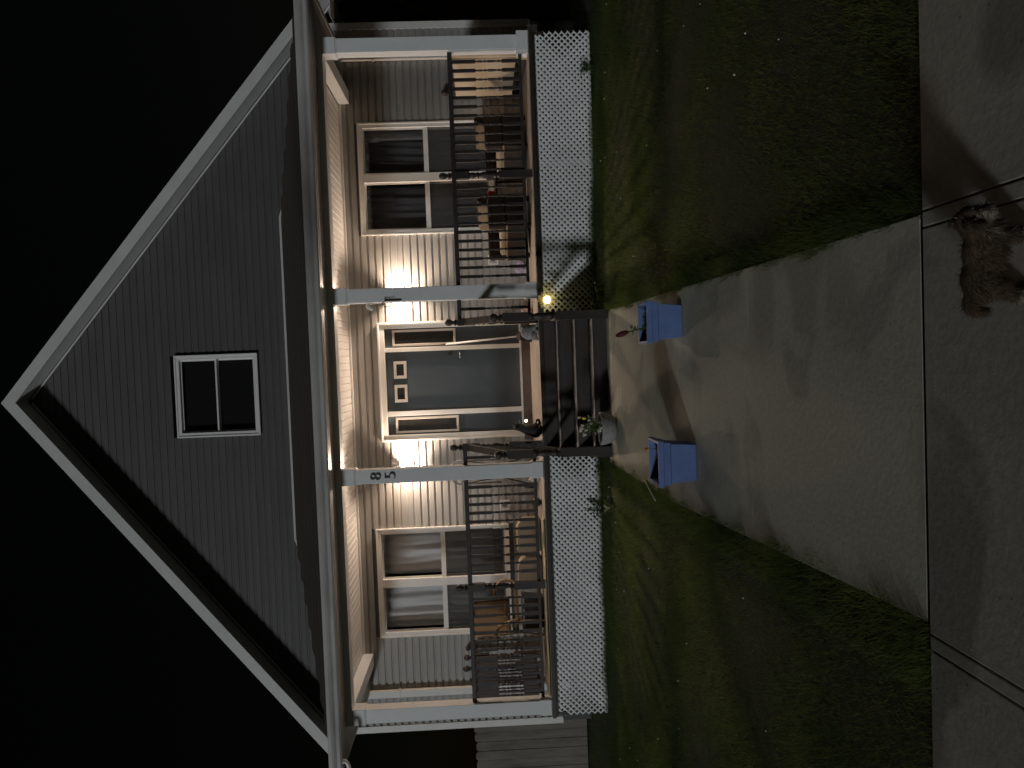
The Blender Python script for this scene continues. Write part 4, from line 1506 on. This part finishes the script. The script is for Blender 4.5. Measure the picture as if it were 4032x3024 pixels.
# weeds along the lattice
def weed(x, y, h, spread, nst, material, label, seed):
    r = random.Random(seed)
    z0 = lawn_z(x, y)
    t = thing('weed', label, 'weed', (x, y, z0), 'weeds along the lattice')
    lv, st = MB(), MB()
    for k in range(nst):
        a = r.uniform(0, 6.28)
        hh = h * r.uniform(0.5, 1)
        e = Vector((x + math.cos(a) * spread * r.random(), y - abs(math.sin(a)) * spread * 0.4 * r.random(), z0 + hh))
        b = Vector((x + r.uniform(-.04, .04), y + r.uniform(-.03, .03), z0 - 0.02))
        m_ = (b + e) / 2 + Vector((0, 0, hh * 0.15))
        st.tube([b, m_, e], 0.003, 4)
        for _ in range(9):
            f = r.uniform(0.2, 1)
            p = b.lerp(e, f)
            aa = r.uniform(0, 6.28)
            leafblade(lv, p, (math.cos(aa), math.sin(aa), r.uniform(-.2, .8)), r.uniform(0.03, 0.06), r.uniform(0.02, 0.035), 0.2)
    st.build('stems', 'leaf', t)
    lv.build('foliage', material, t)


weed(-2.0, -0.09, 0.24, 0.16, 10, 'leaf', 'leafy weed against the lattice, tallest one left of the stairs', 21)
weed(-1.42, -0.12, 0.12, 0.14, 8, 'leaf', 'low weed at the lattice end beside the left stair post', 22)
weed(3.58, -0.09, 0.2, 0.12, 9, 'leaf', 'leafy weed against the lattice near its far right end', 23)
weed(1.2, -0.10, 0.13, 0.12, 8, 'leaf', 'low weed at the lattice right of the sunburst light', 24)
weed(-1.75, -0.85, 0.12, 0.2, 9, 'paleleaf', 'low pale weed in the grass left of the grey bowl', 25)
weed(0.74, -0.55, 0.13, 0.2, 10, 'paleleaf', 'low pale weed in the grass right of the stairs', 26)

# ------------------------------------------------------------------ small shaggy dog on the sidewalk
GZ = -0.279
dog = thing('dog', 'small shaggy brown dog with pale face standing on the sidewalk', 'dog', (0.21, -7.42, GZ))


def P(x, y, z):
    """dog space: x along the body towards the head, z above the sidewalk"""
    c, s_ = math.cos(rad(-14)), math.sin(rad(-14))
    k_ = 0.78
    return (0.25 + k_ * (x * c - y * s_), -7.43 + k_ * (x * s_ + y * c), GZ + k_ * z)


ra = (0, 0, rad(-14))
parts = [('b', P(-0.07, 0, 0.185), 0.1, 16, 10, (1.0, 0.72, 0.72), ra), ('b', P(0.04, 0, 0.185), 0.1, 16, 10, (1.05, 0.76, 0.80), ra), ('b', P(0.105, 0, 0.19), 0.078, 14, 9, (0.9, 0.9, 1.0)),
         ('t', [P(0.10, 0, 0.205), P(0.145, -0.01, 0.255)], [0.058, 0.048], 12), ('b', P(0.165, -0.02, 0.275), 0.054, 14, 9, (1.0, 1.0, 0.95)),
         ('t', [P(0.175, -0.035, 0.268), P(0.205, -0.082, 0.252)], [0.032, 0.019], 10), ('b', P(0.207, -0.084, 0.254), 0.019, 10, 7)]
for lx, ly in ((0.10, 0.042), (0.10, -0.042)):
    parts.append(('t', [P(lx, ly, 0.17), P(lx + 0.005, ly, 0.09), P(lx, ly, 0.03), P(lx + 0.012, ly, 0.014)], [0.032, 0.021, 0.017, 0.018], 9))
for lx, ly in ((-0.12, 0.042), (-0.12, -0.042)):
    parts.append(('t', [P(lx, ly, 0.18), P(lx + 0.025, ly, 0.115), P(lx - 0.02, ly, 0.07), P(lx - 0.012, ly, 0.02), P(lx + 0.004, ly, 0.014)], [0.045, 0.033, 0.02, 0.017, 0.018], 9))
parts.append(('t', [P(-0.15, 0, 0.22), P(-0.185, 0.005, 0.22), P(-0.205, 0.01, 0.18), P(-0.21, 0.015, 0.14)], [0.022, 0.02, 0.016, 0.008], 8))
for sy in (1, -1):
    parts.append(('t', [P(0.155, -0.02 + sy * 0.035, 0.305), P(0.15, -0.02 + sy * 0.056, 0.308), P(0.155, -0.025 + sy * 0.068, 0.27)], [0.02, 0.014, 0.006], 8))
parts = [((q[0], q[1], q[2] * 0.78) + tuple(q[3:])) if q[0] == 'b' else (q[0], q[1], [v * 0.78 for v in q[2]]) + tuple(q[3:]) for q in parts]
body = fuse('body', parts, 'dogcoat', dog, vox=0.006)
# eyes and nose
MB().ball(P(0.213, -0.099, 0.262), 0.008, 10, 7).build('nose', 'black', dog, True)
for sy in (0.022, -0.022):
    MB().ball(P(0.19 + sy * 0.9, -0.064 + sy * 0.55, 0.288), 0.0058, 10, 7).build('eye', 'blackmetal', dog, True)
# long coat: blades rooted on the lumps, combed down and back
r = random.Random(12)
fur, pale = MB(), MB()
roots = []
for kind, *args in parts:
    if kind == 'b':
        c_, rr_ = Vector(args[0]), args[1]
        sc_ = args[4] if len(args) > 4 else (1, 1, 1)
        roots += [(c_, rr_, sc_)] * max(1, int(rr_ * 120))
    else:
        for q0, q1, r0_, r1_ in zip(args[0][:-1], args[0][1:], args[1][:-1], args[1][1:]):
            roots += [(Vector(q0).lerp(Vector(q1), f), (r0_ + r1_) / 2, (1, 1, 1)) for f in (0.15, 0.5, 0.85)]
for k in range(20000):
    c_, rr_, sc_ = r.choice(roots)
    d = Vector((r.gauss(0, 1), r.gauss(0, 1), r.gauss(0.15, 1))).normalized()
    p = c_ + Vector((d.x * rr_ * sc_[0], d.y * rr_ * sc_[1], d.z * rr_ * sc_[2])) * 0.97
    if p.z < GZ + 0.012:
        continue
    comb = (d * 0.55 + Vector((-0.45, 0.05, -0.65)) + Vector((r.gauss(0, .25), r.gauss(0, .25), r.gauss(0, .2)))).normalized()
    L_ = r.uniform(0.014, 0.032) * (0.6 if p.z > GZ + 0.24 else 1.0)
    w_ = r.uniform(0.001, 0.002)
    sd = comb.cross(d)
    sd = sd.normalized() * w_ if sd.length > 1e-3 else Vector((w_, 0, 0))
    e_ = p + comb * L_
    e_.z = max(e_.z, GZ + 0.004)
    face = (p.x > P(0.15, 0, 0)[0] and r.random() < 0.55) or (p.x > P(0.09, 0, 0)[0] and p.z < GZ + 0.2 and r.random() < 0.45) or p.z < GZ + 0.05
    (pale if face else fur).add([p - sd, p + sd, e_], [(0, 1, 2)])
fo = fur.build('coat', 'dogcoat', dog)
fo['kind'] = 'stuff'
po = pale.build('pale_coat', 'dogpale', dog)
po['kind'] = 'stuff'

# ------------------------------------------------------------------ fence and neighbour
t = thing('board_fence', 'weathered vertical board fence beyond the left end of the house', 'fence', (-7.0, 2.3, 0))
r = random.Random(2)
x = -5.80
k = 0
while x > -9.5:
    w = 0.142 + r.uniform(-.004, .004)
    top = 1.80 + r.uniform(-.02, .02)
    yj = 2.25 + r.uniform(-.006, .006)
    A = [(x - w, yj, 0.02), (x, yj, 0.02), (x, yj, top - 0.03), (x - 0.03, yj, top), (x - w + 0.03, yj, top), (x - w, yj, top - 0.03)]
    B = [(p[0], p[1] + 0.018, p[2]) for p in A]
    MB().add(A + B, [tuple(range(6)), tuple(range(11, 5, -1))] + [(i, 6 + i, 6 + (i + 1) % 6, (i + 1) % 6) for i in range(6)]).build('fence_board', 'fence', t)
    x -= w + 0.006
    k += 1
Box(-9.5, -5.8, 2.278, 2.32, 0.35, 0.43).build('rail', 'fence', t)
Box(-9.5, -5.8, 2.278, 2.32, 1.40, 1.48).build('rail', 'fence', t)

t = thing('neighbour_house', 'dark brown neighbouring house beyond the right corner', 'house', (9.5, 7, 0))
nw = Box(6.4, 14, 6.0, 6.2, -0.3, 1.9).build('wall', 'neighbour', t)
Box(6.4, 14, 6.0, 6.2, 1.901, 4.6).build('upper_wall', 'neighdark', t)
for zz in np.arange(0.0, 1.8, 0.2):
    Box(6.38, 14.02, 5.975, 5.999, zz, zz + 0.18).build('siding_board', 'neighbour', nw)
Box(6.30, 6.42, 5.95, 6.0, -0.3, 4.6).build('corner_board', 'neighdark', t)
MB().tube([(7.4, 5.9, 3.3), (6.6, 5.9, 1.6)], 0.05, 8).build('rake_trim', 'neighbour', t)
Box(6.2, 14.2, 5.6, 12, 4.601, 4.75).build('roof', 'shingle', t)

# ------------------------------------------------------------------ tree added out of view to shade the porch wall's right end
TB = Vector((-3.85, -6.47, lawn_z(-3.85, -6.47)))
t = thing('unseen_shade_tree', 'added unseen tree shading the right end of the porch wall', 'tree', TB)
MB().tube([TB - Vector((0, 0, 0.1)), TB + Vector((0.02, 0, 1.5)), TB + Vector((-0.02, 0.03, 3.2)), TB + Vector((0.0, 0.0, 4.6)), TB + Vector((0.02, 0, 5.9))], [0.036, 0.03, 0.025, 0.018, 0.006], 9).build('trunk', 'bark', t, True)
r = random.Random(31)
tips = []
for k in range(16):
    a = k * 2.4
    z0 = 3.9 + 1.7 * k / 16
    l = r.uniform(0.45, 0.75)
    p0 = TB + Vector((0, 0, z0))
    p1 = p0 + Vector((math.cos(a) * l * 0.55, math.sin(a) * l * 0.55, 0.22))
    p2 = p0 + Vector((math.cos(a) * l, math.sin(a) * l, 0.5))
    MB().tube([p0, p1, p2], [0.018, 0.011, 0.004], 6).build('limb', 'bark', t, True)
    tips += [p0.lerp(p1, 0.6), p1, p1.lerp(p2, 0.5), p2]
mb = MB()
for k in range(2000):
    c = r.choice(tips)
    p = c + Vector((r.gauss(0, 0.17), r.gauss(0, 0.17), r.gauss(0, 0.17)))
    aa = r.uniform(0, 6.28)
    leafblade(mb, p, (math.cos(aa), math.sin(aa), r.uniform(-.6, .5)), r.uniform(0.07, 0.12), r.uniform(0.04, 0.065), 0.2)
stuff_crown = mb.build('crown', 'leaf', t)
stuff_crown['kind'] = 'stuff'

# ------------------------------------------------------------------ lawn grass
def grass_field(n, region, hmin, hmax, seed, wmin=0.0022, wmax=0.0042):
    g = np.random.default_rng(seed)
    x0, x1, y0, y1 = region
    x = g.uniform(x0, x1, n)
    y = g.uniform(y0, y1, n)
    return x, y, g.uniform(hmin, hmax, n), g.uniform(wmin, wmax, n), g


allv, allf = [], []
base = 0


def lawn_z_np(x, y):
    t = np.clip((y + 6.9) / 6.0, 0, 1)
    z = -0.0486 * np.clip(-1.1 - y, 0, 5.76) - 0.012
    z = z - np.where(x > 0.5, 0.022 * np.clip(x - 0.5, 0, 5) * t, 0)
    z = z + 0.02 * np.sin(x * 1.3 + y * 0.7) * np.sin(y * 1.1 + 0.4) * np.clip(np.minimum(np.abs(x - 0.55), np.abs(x + 1.3)) * 2, 0, 1) * t
    return z


verts = []
for n_, reg, h0, h1, sd in ((300000, (-5.0, 4.6, -6.88, -3.0), 0.02, 0.048, 1), (260000, (-6.2, 5.8, -3.0, -0.02), 0.025, 0.06, 2), (26000, (-9.0, -4.6, -3.0, 2.2), 0.04, 0.08, 3), (22000, (4.1, 8.5, -3.0, 3.0), 0.04, 0.08, 4),
                            (16000, (-1.42, -1.02, -6.88, -1.0), 0.05, 0.10, 5), (11000, (0.40, 0.62, -6.88, -0.9), 0.04, 0.085, 6), (9000, (-4.7, 4.2, -0.07, 0.02), 0.05, 0.12, 7)):
    x, y, h, w, g = grass_field(n_, reg, h0, h1, sd)
    pl = -1.27 + 0.16 * np.clip((-3.4 - y) / 3.4, 0, 1)
    ed = 0.035 + 0.035 * np.sin(y * 3.7 + 1.0) * np.sin(y * 1.3) + 0.022 * np.sin(y * 11.3) + 0.015 * np.sin(y * 27.0 + x * 9)
    onpath = (x > pl + ed) & (x < 0.495 - 0.6 * ed) & (y < -0.8)
    stairs_ = (x > -1.22) & (x < 0.50) & (y > -1.0)
    keep = ~(onpath | stairs_)
    # thin, patchy turf
    patch = np.sin(x * 2.3 + 1.1 * np.sin(y * 1.7)) * np.sin(y * 2.9 + 0.7 * np.sin(x * 3.1))
    h = h * (1 + 0.3 * patch)
    keep &= (g.random(n_) < 0.75 + 0.25 * patch)
    x, y, h, w = x[keep], y[keep], h[keep], w[keep]
    m_ = len(x)
    a = g.uniform(0, 2 * np.pi, m_)
    lean = g.uniform(0.1, 0.9, m_) * h
    b = g.uniform(0, 2 * np.pi, m_)
    z = lawn_z_np(x, y) - 0.004
    p0 = np.stack([x - np.cos(a) * w / 2, y - np.sin(a) * w / 2, z], 1)
    p1 = np.stack([x + np.cos(a) * w / 2, y + np.sin(a) * w / 2, z], 1)
    p2 = np.stack([x + np.cos(b) * lean, y + np.sin(b) * lean, z + h], 1)
    verts.append(np.stack([p0, p1, p2], 1).reshape(-1, 3))
V = np.concatenate(verts)
nt_ = len(V) // 3
me = bpy.data.meshes.new('grass')
me.vertices.add(len(V))
me.vertices.foreach_set('co', V.ravel())
me.loops.add(len(V))
me.loops.foreach_set('vertex_index', np.arange(len(V), dtype=np.int32))
me.polygons.add(nt_)
me.polygons.foreach_set('loop_start', np.arange(0, len(V), 3, dtype=np.int32))
me.polygons.foreach_set('loop_total', np.full(nt_, 3, dtype=np.int32))
me.update()
me.validate()
me.materials.append(M['grass'])
gr = bpy.data.objects.new('grass', me)
COL.objects.link(gr)
stuff(gr)
gr['label'] = 'rough short lawn grass on both sides of the path'
gr['category'] = 'grass'

# white clover heads scattered in the lawn
mb = MB()
r = random.Random(77)
for k in range(75):
    x, y = r.uniform(-5, 4.6), r.uniform(-6.2, -0.8)
    if -1.4 < x < 0.65:
        continue
    z = lawn_z(x, y) + r.uniform(0.035, 0.06)
    mb.ball((x, y, z), r.uniform(0.004, 0.007), 6, 4)
cl = stuff(mb.build('clover_heads', 'petalw'))
cl['label'] = 'tiny white clover heads scattered through the lawn'
cl['category'] = 'clover'
